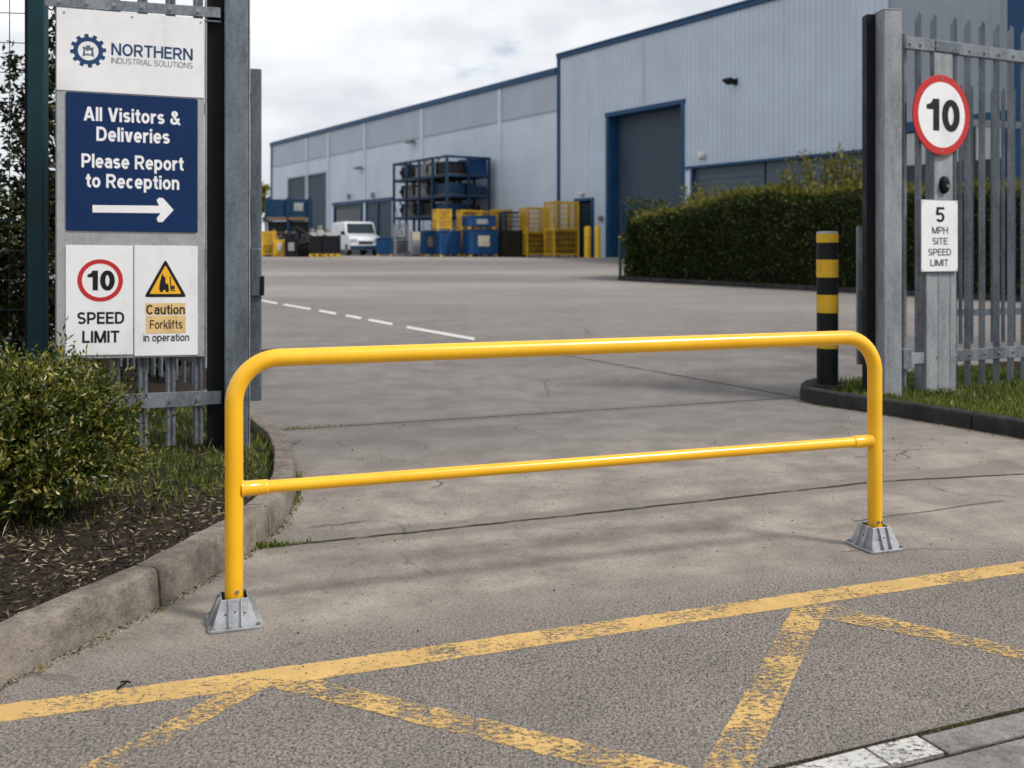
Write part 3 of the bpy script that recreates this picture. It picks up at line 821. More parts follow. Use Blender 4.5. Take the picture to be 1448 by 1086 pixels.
def foot(x0):
    ph, pt = .098, .012
    c = .012
    plate = MB().slab([(x0+a,b) for a,b in ((-ph+c,-ph),(ph-c,-ph),(ph,-ph+c),(ph,ph-c),(ph-c,ph),(-ph+c,ph),(-ph,ph-c),(-ph,-ph+c))], 0, pt).build('base_plate', M['alu'], bar, bevel=.003)
    zt, hb, ht, th = .104, .080, .049, .004
    m = MB()
    for (z0,z1,r0,r1,fl) in ((pt,zt,hb,ht,0),):
        ring = lambda r,z: [(x0-r,-r,z),(x0+r,-r,z),(x0+r,r,z),(x0-r,r,z)]
        vs = ring(hb,pt)+ring(ht,zt)+ring(ht-th,zt)+ring(hb-th-.004,pt+.001)
        fs = []
        for k in range(3):
            for i in range(4):
                j = (i+1)%4; fs.append((k*4+i,k*4+j,(k+1)*4+j,(k+1)*4+i))
        m.add(vs, fs)
    # floor of the socket round the post
    # fins: two on each side plus one on each corner
    def fin(ang, off):
        Mz = Matrix.Rotation(ang,3,'Z'); w = .0045
        pr2 = [(-ht+.002,zt+.002),(-ht-.010,zt+.001),(-hb-.015,pt+.006),(-hb-.015,pt),(-hb+.004,pt)]
        vs = [Mz @ Vector((off+s*w/2, y, z)) + Vector((x0,0,0)) for s in (-1,1) for y,z in pr2]
        k = len(pr2)
        fs = [tuple(range(k)), tuple(reversed(range(k,2*k)))]+[(i,k+i,k+(i+1)%k,(i+1)%k) for i in range(k)]
        m.add(vs, fs)
    for q in range(4):
        for off in (-.022,.022): fin(q*math.pi/2, off)
    sck = m.build('socket', M['alu'], bar, fix=True, bevel=.0012)
    for q in range(4):
        Mz = Matrix.Rotation(q*math.pi/2,3,'Z')
        for off,z in ((-.034,.055),(0,.06),(.034,.055)):
            r = hb+(ht-hb)*(z-pt)/(zt-pt)
            p0 = Mz @ Vector((off,-r+.002,z)); p1 = Mz @ Vector((off,-r-.0012,z))
            MB().cyl(p0+Vector((x0,0,0)), p1+Vector((x0,0,0)), .0035, 10).build('screw_hole', M['darkhole'], sck)
    b = MB()
    for sx in (-1,1):
        for sy in (-1,1):
            b2 = MB(); cx, cy = x0+sx*(ph-.016), sy*(ph-.016)
            b2.cyl((cx,cy,pt),(cx,cy,pt+.003),.010,16); b2.cyl((cx,cy,pt+.003),(cx,cy,pt+.009),.0065,6)
            b2.build('bolt', M['bolt'], plate)
    MB().slab([(x0-.044,-.044),(x0+.044,-.044),(x0+.044,.044),(x0-.044,.044)], .040,.046).build('socket_floor', M['darkhole'], bar)
    for ang in ((-100,-60) if x0 > 1 else (-75,)):
        a = R(ang); n = Vector((math.cos(a),math.sin(a),0))
        p = Vector((x0,0,.122))
        MB().cyl(p+n*(pr-.004), p+n*(pr+.003), .0075, 14).build('post_bolt', M['bolt'], bar, smooth=40)
foot(0); foot(BL)

# ------------------------------------------------------------------ left gateway: palisade panel, post, sign board, open leaf
PL = Plane(-1.735, 6.50, R(18))
def pale_mesh(m, x, z0, z1, w=.065, y=0.0, dep=.016, th=.003, pointed=True):
    us = (-.5,-.26,0,.26,.5); ds = (0,-dep,-dep*.30,-dep,0)
    drop = (.075,.03,0,.03,.075) if pointed else (0,)*5
    vs = []
    for off in (0,th):
        for zz in (0,1):
            for u,d,k in zip(us,ds,drop): vs.append((x+u*w, y+d+off, z0 if zz==0 else z1-k))
    fs = []
    for i in range(4):
        fs.append((i,i+1,5+i+1,5+i)); fs.append((10+i+1,10+i,15+i,15+i+1))
        fs.append((i+1,i,10+i,10+i+1)); fs.append((5+i,5+i+1,15+i+1,15+i))
    fs += [(0,5,15,10),(4,14,19,9)]
    m.add(vs, fs)
def rail_bolts(parent, us, z_of, y):
    for u in us:
        MB().cyl((u,y,z_of(u)),(u,y-.004,z_of(u)),.016,14).cyl((u,y-.004,z_of(u)),(u,y-.017,z_of(u)),.009,8).build('bolt', M['bolt'], parent, smooth=35)
u = PL.u
lf = thing('palisade_fence', 'galvanised palisade panel whose pales stand behind the tall visitor sign', 'fence', (PL.x,PL.y,0), PL.a)
zb = PL.uz(281,627)[1]; zt_ = PL.uz(281,-60)[1]
ups = [u(p) for p in (86,124,162.5,201.5,241,280)]
for x in ups:
    m = MB(); pale_mesh(m, x, max(.06,zb), zt_, .062, dep=.022); m.build('pale', M['galv'], lf)
z_top = PL.uz(200,11)[1]; z_bot = PL.uz(250,564)[1]
ra = MB(); ra.span(u(64),u(312),-.030,-.020,z_top-.036,z_top+.030); ra.span(u(64),u(312),-.020,.028,z_top+.024,z_top+.030)
ra = ra.build('rail', M['galv'], lf, bevel=.002); rail_bolts(ra, ups, lambda q: z_top-.002, -.030)
rb = MB(); rb.span(u(70),u(290),-.030,-.020,z_bot-.048,z_bot+.048); rb.span(u(70),u(290),-.020,.025,z_bot-.048,z_bot-.042)
rb = rb.build('rail', M['galv'], lf, bevel=.002); rail_bolts(rb, ups[1:], lambda q: z_bot-.004, -.030)
m = MB(); m.span(u(288.5),u(313),-.027,-.019,z_bot-.042,z_bot+.042); m.build('rail_end', M['galv_dark'], lf, bevel=.002)
# post
gp = thing('gate_post', 'broad galvanised steel gate post right of the tall visitor sign', 'post', (PL.x,PL.y,0), PL.a)
x0, x1 = u(317), u(350.5)
m = MB(); m.span(x0,x1,-.06,.15,.0,3.6); m.build('box_section', M['galv_dark'], gp, bevel=.010)
m = MB(); m.span(x1+.004,x1+.012,-.05,.13,.05,3.6); m.build('edge_strip', M['galv_pale'], gp)
m = MB(); m.span(u(293),u(316.5),.02,.12,.05,3.6); m.build('back_channel', M['black_metal'], gp, bevel=.004)
m = MB(); m.cyl((u(291),-.015,.62),(u(291),-.015,3.6),.007,10); m.build('cable_conduit', M['galv_pale'], gp, smooth=50)
m = MB()
for pz in (31,): m.cyl((u(288),-.02,PL.uz(300,31)[1]),(u(313),-.02,PL.uz(300,31)[1]),.006,8)
m.build('tie_rod', M['galv_dark'], gp)
# sign board (plane a little in front of the pales, hung very slightly out of level)
SBo = -.055
sb = thing('sign_board', 'tall grey board of white and navy visitor, speed and forklift signs', 'sign', (PL.x,PL.y,0), PL.a)
roll = math.tan(R(.75))
uc = u(184,SBo)
def S(px, py):
    a, z = PL.uz(px,py,SBo); return a, z + roll*(a-uc)      # undo the roll
def srect(px0, px1, py0, py1): 
    pm = (px0+px1)/2
    return u(px0,SBo), u(px1,SBo), S(pm,py1)[1], S(pm,py0)[1]
def rolled(m):
    m.v = [(x,y,z-roll*(x-uc)) for x,y,z in m.v]; return m
def panel(name, rect, y0, y1, mat, parent, r=.0, label=None, bevel=.0015):
    a,b,c,d = rect
    if r:
        pts = []
        for cx,cz,s in ((b-r,d-r,0),(a+r,d-r,90),(a+r,c+r,180),(b-r,c+r,270)):
            for k in range(5): 
                an = R(s+k*22.5); pts.append((cx+r*math.cos(an), cz+r*math.sin(an)))
        m = MB().prism(pts[::-1], y0, y1)
    else: m = MB().span(a,b,y0,y1,c,d)
    o = rolled(m).build(name, mat, parent, bevel=bevel, fix=True)
    if label: o['label'] = label
    return o
Y0 = SBo
panel('backing', srect(80,289,18,506), Y0, Y0+.025, M['signgrey'], sb)
pA = panel('header_panel', srect(80,288.5,19,133), Y0-.006, Y0-.0, M['signwhite'], sb, label='white header panel with a navy cogwheel emblem')
pB = panel('visitor_panel', srect(93,279.5,135,327.5), Y0-.008, Y0, M['navy'], sb, .012, 'navy panel directing visitors to the right')
pC = panel('speed_panel', srect(93,188,347,502), Y0-.006, Y0, M['signwhite'], sb, .006, 'white panel with a red ringed 10')
pD = panel('forklift_panel', srect(190,279.5,347.5,502.5), Y0-.006, Y0, M['signwhite'], sb, .006, 'white panel with a yellow warning triangle')
def words(parent, mat, y, lines, name='lettering', bold=.16, Sf=None, roll_it=True):
    for s,px0,px1,py,cap in lines:
        m = MB(); pm = (px0+px1)/2
        a, b = (Sf or S)(px0,py)[0], (Sf or S)(px1,py)[0]
        zc = (Sf or S)(pm,py)[1]; k = abs((Sf or S)(pm,py-cap/2)[1]-(Sf or S)(pm,py+cap/2)[1])
        text(m, s, a, b, zc, k, y, bold)
        if roll_it: rolled(m)
        m.build(name, mat, parent)
yA = Y0-.0072
words(pA, M['ink_navy'], yA, [('NORTHERN',157.5,272.5,73.5,17)], bold=.165)
words(pA, M['ink_grey'], yA, [('INDUSTRIAL SOLUTIONS',157.5,272.5,89.3,8)], bold=.10)
gx, gzz = S(125,72); sc_ = u(126,SBo)-u(125,SBo)
def ringm(m, cx, cz, ro, ri, y, n=56, teeth=0, tr=0):
    o, i2 = [], []
    for k in range(n):
        a = 2*math.pi*k/n
        ro2 = ro+(tr if teeth and ((k*teeth/n)%1) < .46 else 0)
        o.append((cx+ro2*math.cos(a),y,cz+ro2*math.sin(a))); i2.append((cx+ri*math.cos(a),y,cz+ri*math.sin(a)))
    m.add(o+i2, [(k,(k+1)%n,n+(k+1)%n,n+k) for k in range(n)])
m = MB(); ringm(m, gx, gzz, 21.0*sc_, 14.6*sc_, yA, 144, 12, 4.6*sc_)
rolled(m).build('cogwheel_emblem', M['ink_navy'], pA)
m = MB()
e = lambda pts: m.add([(gx+a*sc_, yA, gzz+b*sc_) for a,b in pts], [tuple(range(len(pts)))])
e([(-8,-9),(-3,-7),(3,-7),(8,-9),(7,2),(8,6),(3,5),(2,9),(-1,7.5),(-3,9),(-3,5),(-8,6),(-7,0)])
rolled(m).build('emblem', M['ink_grey'], pA)
m = MB(); m.add([(gx+a*sc_, yA-.0006, gzz+b*sc_) for a,b in ((-4,-6),(-1,-4),(3,-6),(5,-1),(2,1),(-2,-1),(-5,2))], [tuple(range(7))])
rolled(m).build('emblem_highlight', M['signwhite'], pA)
yB = Y0-.0092
words(pB, M['ink_white'], yB, [('All Visitors &',118.5,255.5,164,19.5),('Deliveries',136.5,240,191.5,20),('Please Report',115.5,259.5,229.5,19.5),('to Reception',121.5,253.5,257,19.5)], bold=.185)
m = MB(); 
pts = [(131,290),(225,291),(221.5,283),(225,279.5),(231,280.5),(245.5,297),(230,314),(223.5,314),(221.5,309),(227,301.5),(131,300.5)]
m.add([(S(*p)[0], yB, S(*p)[1]) for p in pts], [tuple(range(len(pts)))])
rolled(m).build('arrow', M['ink_white'], pB)
yC = Y0-.0072
words(pC, M['ink_black'], yC, [('SPEED',109.5,176,449.5,17),('LIMIT',116.5,169,476,17)], bold=.18)
cx_, cz_ = S(142,396.5)
m = MB(); ringm(m, cx_, cz_, 32.5*sc_, 26*sc_, yC, 64); rolled(m).build('red_ring', M['sign_red'], pC)
words(pC, M['ink_black'], yC, [('10',124,162.5,396.5,28)], bold=.215)
def tri(m, px, py, top, half, bot, y, r):
    "warning triangle with rounded corners"
    c = [(px,top),(px+half,bot),(px-half,bot)]
    out = []
    for i in range(3):
        p, a, b = Vector(c[i]), Vector(c[i-1]), Vector(c[(i+1)%3])
        for w in (a,b): pass
        d1, d2 = (a-p).normalized(), (b-p).normalized()
        out += [p+d1*r, p+(d1+d2)*r*.22, p+d2*r]
    m.add([(S(*q)[0],y,S(*q)[1]) for q in out], [tuple(range(len(out)))])
m = MB(); tri(m,234,0,366.5,30,420,yC,4); rolled(m).build('triangle_border', M['ink_black'], pD)
m = MB(); tri(m,234,0,375,22.5,415.5,yC-.0006,2); rolled(m).build('triangle', M['sign_yellow'], pD)
m = MB()
def fl(pts): m.add([(S(*q)[0],yC-.0012,S(*q)[1]) for q in pts], [tuple(range(len(pts)))])
fl([(228,392),(230,386),(232,392),(234,391),(234,400),(238,402),(239,410),(225,410),(226,400)])      # truck body and driver
fl([(240,391),(241.5,391),(242.5,411),(241,411)]); fl([(242,409.5),(248,410.5),(248,412),(242,411)])   # mast and fork
fl([(242.5,404),(247,404),(247,409),(242.5,409)])                                                      # load
fl([(226,410),(231,410),(230.5,413),(226.5,413)]); fl([(234,410),(239,410),(238.5,413),(234.5,413)])
rolled(m).build('forklift_pictogram', M['ink_black'], pD)
m = MB()
for x0_,x1_,y0_,y1_ in ((206,262.5,428.5,444.8),(206.5,262.5,446.3,471)):
    a,b,c,d = srect(x0_,x1_,y0_,y1_); m.add([(a,yC,c),(b,yC,c),(b,yC,d),(a,yC,d)],[(0,1,2,3)])
rolled(m).build('amber_patch', M['sign_beige'], pD)
words(pD, M['ink_black'], yC-.0008, [('Caution',207,261.5,437.5,13.5)], bold=.165)
words(pD, M['ink_black'], yC-.0008, [('Forklifts',212,258,458.5,12.5),('in operation',203,267.5,477,10.5)], bold=.14)
for px,py in ((91,14.5),(187,21),(284,29)):
    a,z = S(px,py+3); rolled(MB().cyl((a,Y0-.006,z),(a,Y0-.010,z),.006,10)).build('screw', M['bolt'], sb)
# open leaf of the gate, swung in and to the left behind the sign
LF0 = P(362,566,6.95)
la = math.atan2(.82,-.72)
ol = thing('gate_leaf', 'galvanised palisade gate leaf swung open behind the tall visitor sign', 'gate', (LF0.x,LF0.y,0), la)
zb0, zt0 = LF0.z, P(362,98,6.95).z
# end stile seen square-on
m = MB(); M2 = Matrix.Rotation(-la,3,'Z')
m.box((0,0,(zb0+zt0)/2), (.075,.06,zt0-zb0), rz=-la+R(12)); m.build('stile', M['galv_dark'], ol, bevel=.006)
for k in range(17):
    m = MB(); pale_mesh(m, .16+k*.155, zb0-.02+.02, zt0+.12, .06); m.build('pale', M['galv'], ol)
for z in (zb0+.22, zt0-.2):
    m = MB(); m.span(.03,2.75,.0,.045,z-.035,z+.035); m.build('rail', M['galv'], ol, bevel=.003)
lk = P(364,396,6.9)
m = MB(); m.box((0,0,0),(.075,.02,.34)); m.v = [tuple((Matrix.Rotation(-la+R(12),3,'Z') @ (Vector(v)+Vector((0,-.045,0)))) + Vector((0,0,P(364,385,6.95).z))) for v in m.v]
m.build('lock_plate', M['galv_dark'], ol, bevel=.012)
m = MB(); q = Matrix.Rotation(-la,3,'Z') @ Vector((.045,-.02,0)); zc = P(372,404,6.95).z
m.box((q.x,q.y,zc),(.03,.06,.14), rz=-la); m.build('lock_knob', M['black_metal'], ol, bevel=.012)
# hinge brackets between post and leaf
# teal mesh fence
tp = Plane(P(52,300,6.7).x, 6.7, R(8))
mf = thing('mesh_fence', 'dark green welded mesh fence with one thick post at the left edge', 'fence', (tp.x,tp.y,0), tp.a)
m = MB(); m.span(tp.u(42),tp.u(65),-.05,.06,.02,3.6); m.build('post', M['teal'], mf, bevel=.006)
m = MB(); m.span(tp.u(36),tp.u(41),-.02,.05,.02,3.6); m.build('clamp_bar', M['black_metal'], mf, bevel=.004)
m = MB()
for k in range(14): m.cyl((tp.u(38)-.11-k*.20,.0,.05),(tp.u(38)-.11-k*.20,.0,3.6),.0032,6)
for k in range(18): m.cyl((tp.u(38),-.006,.18+k*.2),(tp.u(38)-2.9,-.006,.18+k*.2),.0032,6)
m.build('mesh_panel', M['teal'], mf)

# ------------------------------------------------------------------ right gateway
PR = Plane(P(1237,555,8.75).x, 8.75, R(26))
zg = .10
rp = thing('gate_post', 'broad galvanised square gate post left of the round 10 sign', 'post', (PR.x,PR.y,0), PR.a)
x0 = 0
pw = .30
ztop = CH+(HY-20)/F*8.9
Mr = R(0)
m = MB(); m.box((.185,.05,(ztop+.05)/2),(.165,.27,ztop-.05), rz=R(-20)); m.build('box_section', M['galv_pale'], rp, bevel=.008)
m = MB(); m.box((.185,.05,ztop+.006),(.172,.277,.010), rz=R(-20)); m.build('cap', M['galv_pale'], rp, bevel=.003)
m = MB(); m.box((PR.u(1230,.17),.17,(ztop+.02)/2),(.10,.12,ztop-.02), rz=R(-26)); m.build('back_channel', M['black_metal'], rp, bevel=.004)
m = MB(); m.box((.205,-.088,CH+(HY-298)/F*8.75),(.02,.004,.018), rz=R(-26)); m.build('bolt_slot', M['darkhole'], rp)
zs0, zs1 = CH+(HY-515)/F*9.3, CH+(HY-320)/F*9.3
m = MB(); q = P(1216.5,420,9.3); lx = (q.x-PR.x)*PR.c+(q.y-PR.y)*PR.s; ly = -(q.x-PR.x)*PR.s+(q.y-PR.y)*PR.c
m.box((lx,ly,(zs0+zs1)/2),(.062,.05,zs1-zs0), rz=R(-26)); m.build('slide_plate', M['galv'], rp, bevel=.004)
rg = thing('palisade_gate', 'galvanised pointed palisade gate carrying the round 10 sign', 'gate', (PR.x,PR.y,0), PR.a)
u = PR.u
zT = lambda px,py: PR.uz(px,py)[1]
ptop = zT(1347,24); pbot = zT(1390,546)
pales = [1297.5,1319,1347.5,1367,1387.5,1408,1428,1447,1467,1487,1507,1527,1548,1570,1592]
zr1, zr2 = zT(1370,72), zT(1400,499)
for p in pales:
    m = MB(); pale_mesh(m, u(p), pbot+.02, ptop, .068, dep=.030); m.build('pale', M['galv'], rg)
m = MB(); m.span(u(1317),u(1343),-.034,.02,pbot-.06,zr1-.056); m.build('lock_stile', M['galv_pale'], rg, bevel=.004)
m = MB(); m.span(u(1277),u(1640),-.036,-.026,zr1-.055,zr1+.055); m.span(u(1277),u(1640),-.026,.02,zr1-.055,zr1-.047)
ra = m.build('rail', M['galv'], rg, bevel=.003); rail_bolts(ra, [u(p) for p in [1282]+pales[:12]], lambda q: zr1-.01, -.036)
m = MB(); m.span(u(1318),u(1352),-.046,-.037,zr1-.05,zr1+.05); m.build('splice_plate', M['galv_dark'], ra, bevel=.006)
m = MB(); m.span(u(1346),u(1640),-.036,-.026,zr2-.055,zr2+.055)
rb = m.build('rail', M['galv'], rg, bevel=.003); rail_bolts(rb, [u(p) for p in pales[1:12]], lambda q: zr2, -.036)
m = MB(); m.span(u(1274),u(1304),-.03,-.02,zr2-.05,zr2+.05); m.build('hinge_strap', M['galv_pale'], rg, bevel=.003)
m = MB(); m.span(u(1274),u(1285),-.034,.03,zr2-.09,zr2+.09); m.build('hinge', M['galv'], rg, bevel=.006)
m = MB(); m.cyl((u(1286),.06,pbot-.05),(u(1286),.06,ptop-.2),.022,14); m.build('frame_tube', M['galv'], rg, smooth=50)
# wide lower board behind the plates
m = MB()
a0,a1 = u(1304),u(1346)
for i in range(5):
    w = (a1-a0)/5; m.span(a0+i*w+.0005,a0+(i+1)*w-.0005,-.048+(.004 if i%2 else 0),.028,pbot-.10,zT(1325,330))
m.build('lock_board', M['galv_pale'], rg, bevel=.004)
zl = zT(1330,262)
m = MB(); m.tube([(u(1329),.0,zl),(u(1329),-.058,zl),(u(1329),-.074,zl),(u(1329),-.08,zl)],[.052,.052,.045,.03],20); m.v = [(x,y,zl+(z-zl)*1.55) for x,y,z in m.v]; lk = m.build('lock_case', M['black_metal'], rg, smooth=45)
m = MB(); m.cyl((u(1329.5),-.076,zl-.01),(u(1329.5),-.088,zl-.01),.014,16); m.build('key_cylinder', M['bolt'], lk, smooth=40)
# round sign
RSo = -.075
def SR(px,py): return PR.uz(px,py,RSo)
rs = thing('speed_sign', 'round white sign with red ring reading 10 on the right gate', 'sign', (PR.x,PR.y,0), PR.a)
cx_, cz_ = SR(1331.8,162.5); rz_ = abs(SR(1332,106)[1]-SR(1332,219)[1])/2
m = MB().prism(circle(cx_,cz_,rz_,72)[::-1], RSo, RSo+.012); disc = m.build('disc', M['sign_red'], rs, fix=True, bevel=.002)
m = MB(); p_ = circle(cx_,cz_,rz_*.82,72); m.add([(a,RSo-.0012,b) for a,b in p_],[tuple(range(72))]); m.build('white_face', M['signwhite'], rs)
words(rs, M['ink_black'], RSo-.0024, [('10',1310,1357,163,45)], bold=.205, Sf=SR, roll_it=False)
for q in (.91,-.91): MB().cyl((cx_,RSo,cz_+rz_*q),(cx_,RSo-.006,cz_+rz_*q),.009,12).build('screw', M['bolt'], rs)
m = MB(); m.span(cx_-.03,cx_+.03,RSo+.012,-.037,cz_-.25,cz_+.25); m.build('bracket', M['galv'], rs)
sp = thing('speed_sign', 'small rectangular white plate reading 5 mph site speed limit on the right gate', 'sign', (PR.x,PR.y,0), PR.a)
a0,a1 = SR(1302,330)[0], SR(1354.5,330)[0]; zz0, zz1 = SR(1328,384.5)[1], SR(1328,282.5)[1]
m = MB(); m.span(a0,a1,RSo,RSo+.030,zz0,zz1); m.build('plate', M['galv'], sp, bevel=.002)
m = MB(); m.span(a0+.006,a1-.006,RSo-.003,RSo-.0005,zz0+.006,zz1-.006); m.build('white_face', M['signwhite'], sp)
words(sp, M['ink_black'], RSo-.0042, [('5',1322.5,1335.5,303.5,21.5)], bold=.165, Sf=SR, roll_it=False)
words(sp, M['ink_black'], RSo-.0042, [('MPH',1317.5,1340,325.5,10),('SITE',1318,1339.5,341,9.5),('SPEED',1312,1344.5,356.5,9.5),('LIMIT',1315,1340.5,371.5,9.5)], bold=.145, Sf=SR, roll_it=False)
for a in (a0+.02,a1-.02):
    for z in (zz0+.02,zz1-.02): MB().cyl((a,RSo-.003,z),(a,RSo-.006,z),.006,8).build('screw', M['bolt'], sp)
# palisade fence further back on the right
PB = Plane(P(1300,500,11.6).x, 11.6, R(20))
bf = thing('palisade_fence', 'second palisade fence seen through the pales of the right gate', 'fence', (PB.x,PB.y,0), PB.a)
for k in range(22):
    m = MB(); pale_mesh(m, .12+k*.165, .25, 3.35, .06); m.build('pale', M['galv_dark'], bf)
for z in (.62,2.9):
    m = MB(); m.span(0,3.9,.0,.04,z-.04,z+.04); m.build('rail', M['galv_dark'], bf)

# black and yellow bollard
bp = G(1170,546,.11); bp.z = .09
bo = thing('bollard', 'tall black bollard with yellow bands standing on the kerb end', 'bollard', bp)
rb_ = 14.7/F*bp.y
zz = lambda py: CH+(HY-py)/F*bp.y-bp.z
m = MB(); m.tube([(0,0,-.02),(0,0,zz(331)),(0,0,zz(328.5)),(0,0,zz(327.5))],[rb_,rb_,rb_*.97,rb_*.86],40); m.build('shaft', M['bol_black'], bo, smooth=50)
for a,b in ((343,330.5),(392,367),(442,416.5),(492,479)):
    m = MB(); m.tube([(0,0,zz(a)),(0,0,zz(b))],rb_+.0025,40,False); m.build('yellow_band', M['bol_yellow'], bo, smooth=50)
m = MB(); m.tube([(0,0,zz(330.6)),(0,0,zz(328.2)),(0,0,zz(327.2)),(0,0,zz(326.8))],[rb_+.002,rb_*.98,rb_*.86,.01],40); m.build('cap', M['galv_pale'], bo, smooth=50)
m = MB(); m.tube([(0,0,-.01),(0,0,.035),(0,0,.04)],[rb_*1.5,rb_*1.42,rb_*1.25],24); m.build('footing', M['kerb_dark'], bo, smooth=50)

# ------------------------------------------------------------------ hedge and shrubs
hedge = thing('hedge', 'long dark clipped hedge along the yard in front of the tall warehouse', 'hedge', H0)
ha = math.atan2(hd.y,hd.x); hedge.rotation_euler.z = ha
LT = HL+9; HW = 1.9
def htop(s): 
    return 1.40+.75*min(1,max(0,s/ (HL*.55)))**.8 - .0 + .16*mn.noise(Vector((s*.9,3,1)))+.10*mn.noise(Vector((s*2.6,5,2))) 
def hg(s): return gz((H0+hd*s).y)-H0.z
nf = 42000
s_ = LT*rng.uniform(0,1,nf)**1.25
pts = np.zeros((nf,3)); nd = np.zeros((nf,3))
for i in range(nf):
    s = s_[i]; T = htop(s); q = random.random(); g = hg(s)
    bulge = .10*mn.noise(Vector((s*1.3,i%7*.01,0)))
    if q < .62:
        z = T*random.random()**.9; y = bulge+.12*mn.noise(Vector((s*2,z*2,5)))+.18*max(0,(z/T-.75))**1.0*1.5
        pts[i] = (s,y+random.gauss(0,.07),g+z); nd[i] = (0,-1,.3)
    elif q < .9:
        y = random.uniform(.1,HW); pts[i] = (s,y,g+T+random.gauss(0,.08)+.12*mn.noise(Vector((s*2,y*2,8)))); nd[i] = (0,-.2,1)
    else:
        z = T*random.random(); pts[i] = (.05+random.gauss(0,.08)+.1*mn.noise(Vector((z*2,s,2))), random.uniform(0,HW), hg(0)+z); nd[i] = (-1,0,.3)
v,f = leaf_arrays(pts, unit(nd+rng.normal(size=(nf,3))*.8), rng.uniform(.06,.11,nf), rng.uniform(.03,.05,nf))
leaf_obj('foliage', v, f, [M['leaf_hedge']], hedge)
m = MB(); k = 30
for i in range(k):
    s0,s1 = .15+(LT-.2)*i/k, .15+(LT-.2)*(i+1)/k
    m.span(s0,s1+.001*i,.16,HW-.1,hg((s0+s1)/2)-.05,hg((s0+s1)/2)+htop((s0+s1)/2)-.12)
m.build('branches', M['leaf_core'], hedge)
# paler leaves along the top edge, sunlight put into their colour
nt = 7500
s_ = LT*rng.uniform(0,1,nt)
p2 = np.array([(s, random.uniform(.0,HW*.7), hg(s)+htop(s)+abs(random.gauss(0,.09))+.05) for s in s_])
v,f = leaf_arrays(p2, unit(rng.normal(size=(nt,3))*.6+np.array([0,0,.9])), rng.uniform(.07,.15,nt), rng.uniform(.03,.05,nt))
leaf_obj('sunlit_top', v, f, [M['leaf_top']], hedge)
def shrub(label, px0, px1, py0, py1, d, nst):
    c = P((px0+px1)/2, 380, d); o = thing('shrub', label, 'shrub', (c.x,c.y,gz(c.y)+.4), 0, 'straggly shrubs behind the hedge')
    w = (px1-px0)/F*d; zt = CH+(HY-py0)/F*d-o.location.z; zl = CH+(HY-py1)/F*d-o.location.z
    m = MB(); ps, ds = [], []
    for i in range(nst):
        a = random.uniform(-.5,.5); x = a*w; h = zl+(zt-zl)*random.uniform(.35,1)*(1-.4*abs(a)); y = random.gauss(0,.3)
        x2 = x*1.15+random.gauss(0,.12)
        m.tube([(x*.3,y*.3,0),(x*.7,y,h*.55),(x2,y*1.2,h)],[.03,.018,.006],5)
        for t_ in np.linspace(.35,1,16):
            q = (x*.7+(x2-x*.7)*max(0,(t_-.5)*2) if t_>.5 else x*.3+(x*.4)*t_*2, y, h*t_)
            for _ in range(4): ps.append((q[0]+random.gauss(0,.07),q[1]+random.gauss(0,.08),q[2]+random.gauss(0,.05))); ds.append((random.gauss(0,1),random.gauss(0,1),random.gauss(.5,1)))
    m.build('stem', M['bark'], o)
    n = len(ps); v,f = leaf_arrays(np.array(ps), np.array(ds), rng.uniform(.08,.16,n), rng.uniform(.04,.07,n))
    leaf_obj('foliage', v, f, [M['leaf_top']], o)
shrub('straggly yellow green shrub rising behind the hedge nearest the right gate post', 1120,1235,205,285, 23.5, 46)
shrub('low yellow green shrub showing above the hedge below the white wall lamp', 962,1070,260,296, 27, 26)
# handrail stub at the hedge end
q = G(877,394)
hr = thing('handrail', 'short green handrail stub at the left end of the hedge', 'handrail', q, R(-8))
hh = CH+(HY-336)/F*q.y-q.z
m = MB(); m.cyl((0,0,-.02),(0,0,hh),.042,12); m.build('post', M['rail_green'], hr, smooth=50)
m = MB(); m.cyl((0,0,hh-.05),(1.2,.3,hh-.05),.032,10); m.cyl((0,0,hh*.52),(1.2,.3,hh*.52),.028,10); m.build('rail', M['rail_green'], hr, smooth=50)
m = MB(); m.cyl((0,0,hh),(0,0,hh+.04),.05,12); m.build('post_cap', M['bol_far'], hr, smooth=50)

# ------------------------------------------------------------------ trees and shrubs behind the left fence
def tree(label, base, height, crown, n, mat, name='tree', trunk_r=.07, clusters=60, Lf=.07, group=None):
    o = thing(name, label, 'tree' if name=='tree' else name, base, 0, group)
    cx,cy,cz,rx,ry,rz_ = crown
    m = MB()
    m.tube([(0,0,-.1),(.03,.02,height*.3),(-.02,.03,height*.6),(cx*.8,cy*.8,height*.9)],[trunk_r,trunk_r*.8,trunk_r*.5,trunk_r*.15],9)
    cl = []
    for i in range(clusters):
        d = rng.normal(size=3); d /= np.linalg.norm(d); r = rng.uniform(.25,1)**.6
        c = np.array([cx,cy,cz])+d*r*np.array([rx,ry,rz_]); cl.append(c)
        if i % 2 == 0:
            s = np.array([0,0,max(.1,c[2]-rz_*.5)*.6]); mid_ = (s+c)/2+np.array([0,0,.08])
            m.tube([tuple(s),tuple(mid_),tuple(c)],[trunk_r*.35,trunk_r*.22,.004],5)
    m.build('trunk', M['bark'], o, smooth=60)
    ci = rng.integers(0,clusters,n); sp = rng.uniform(.5,1.2,clusters)[ci][:,None]
    p = np.array(cl)[ci]+rng.normal(size=(n,3))*np.array([rx,ry,rz_])*.10*sp
    p[:,2] = np.maximum(p[:,2],.03)
    v,f = leaf_arrays(p, rng.normal(size=(n,3)), Lf*rng.uniform(.6,1.3,n), Lf*.5*rng.uniform(.7,1.2,n))
    leaf_obj('crown', v, f, [mat], o)
    return o
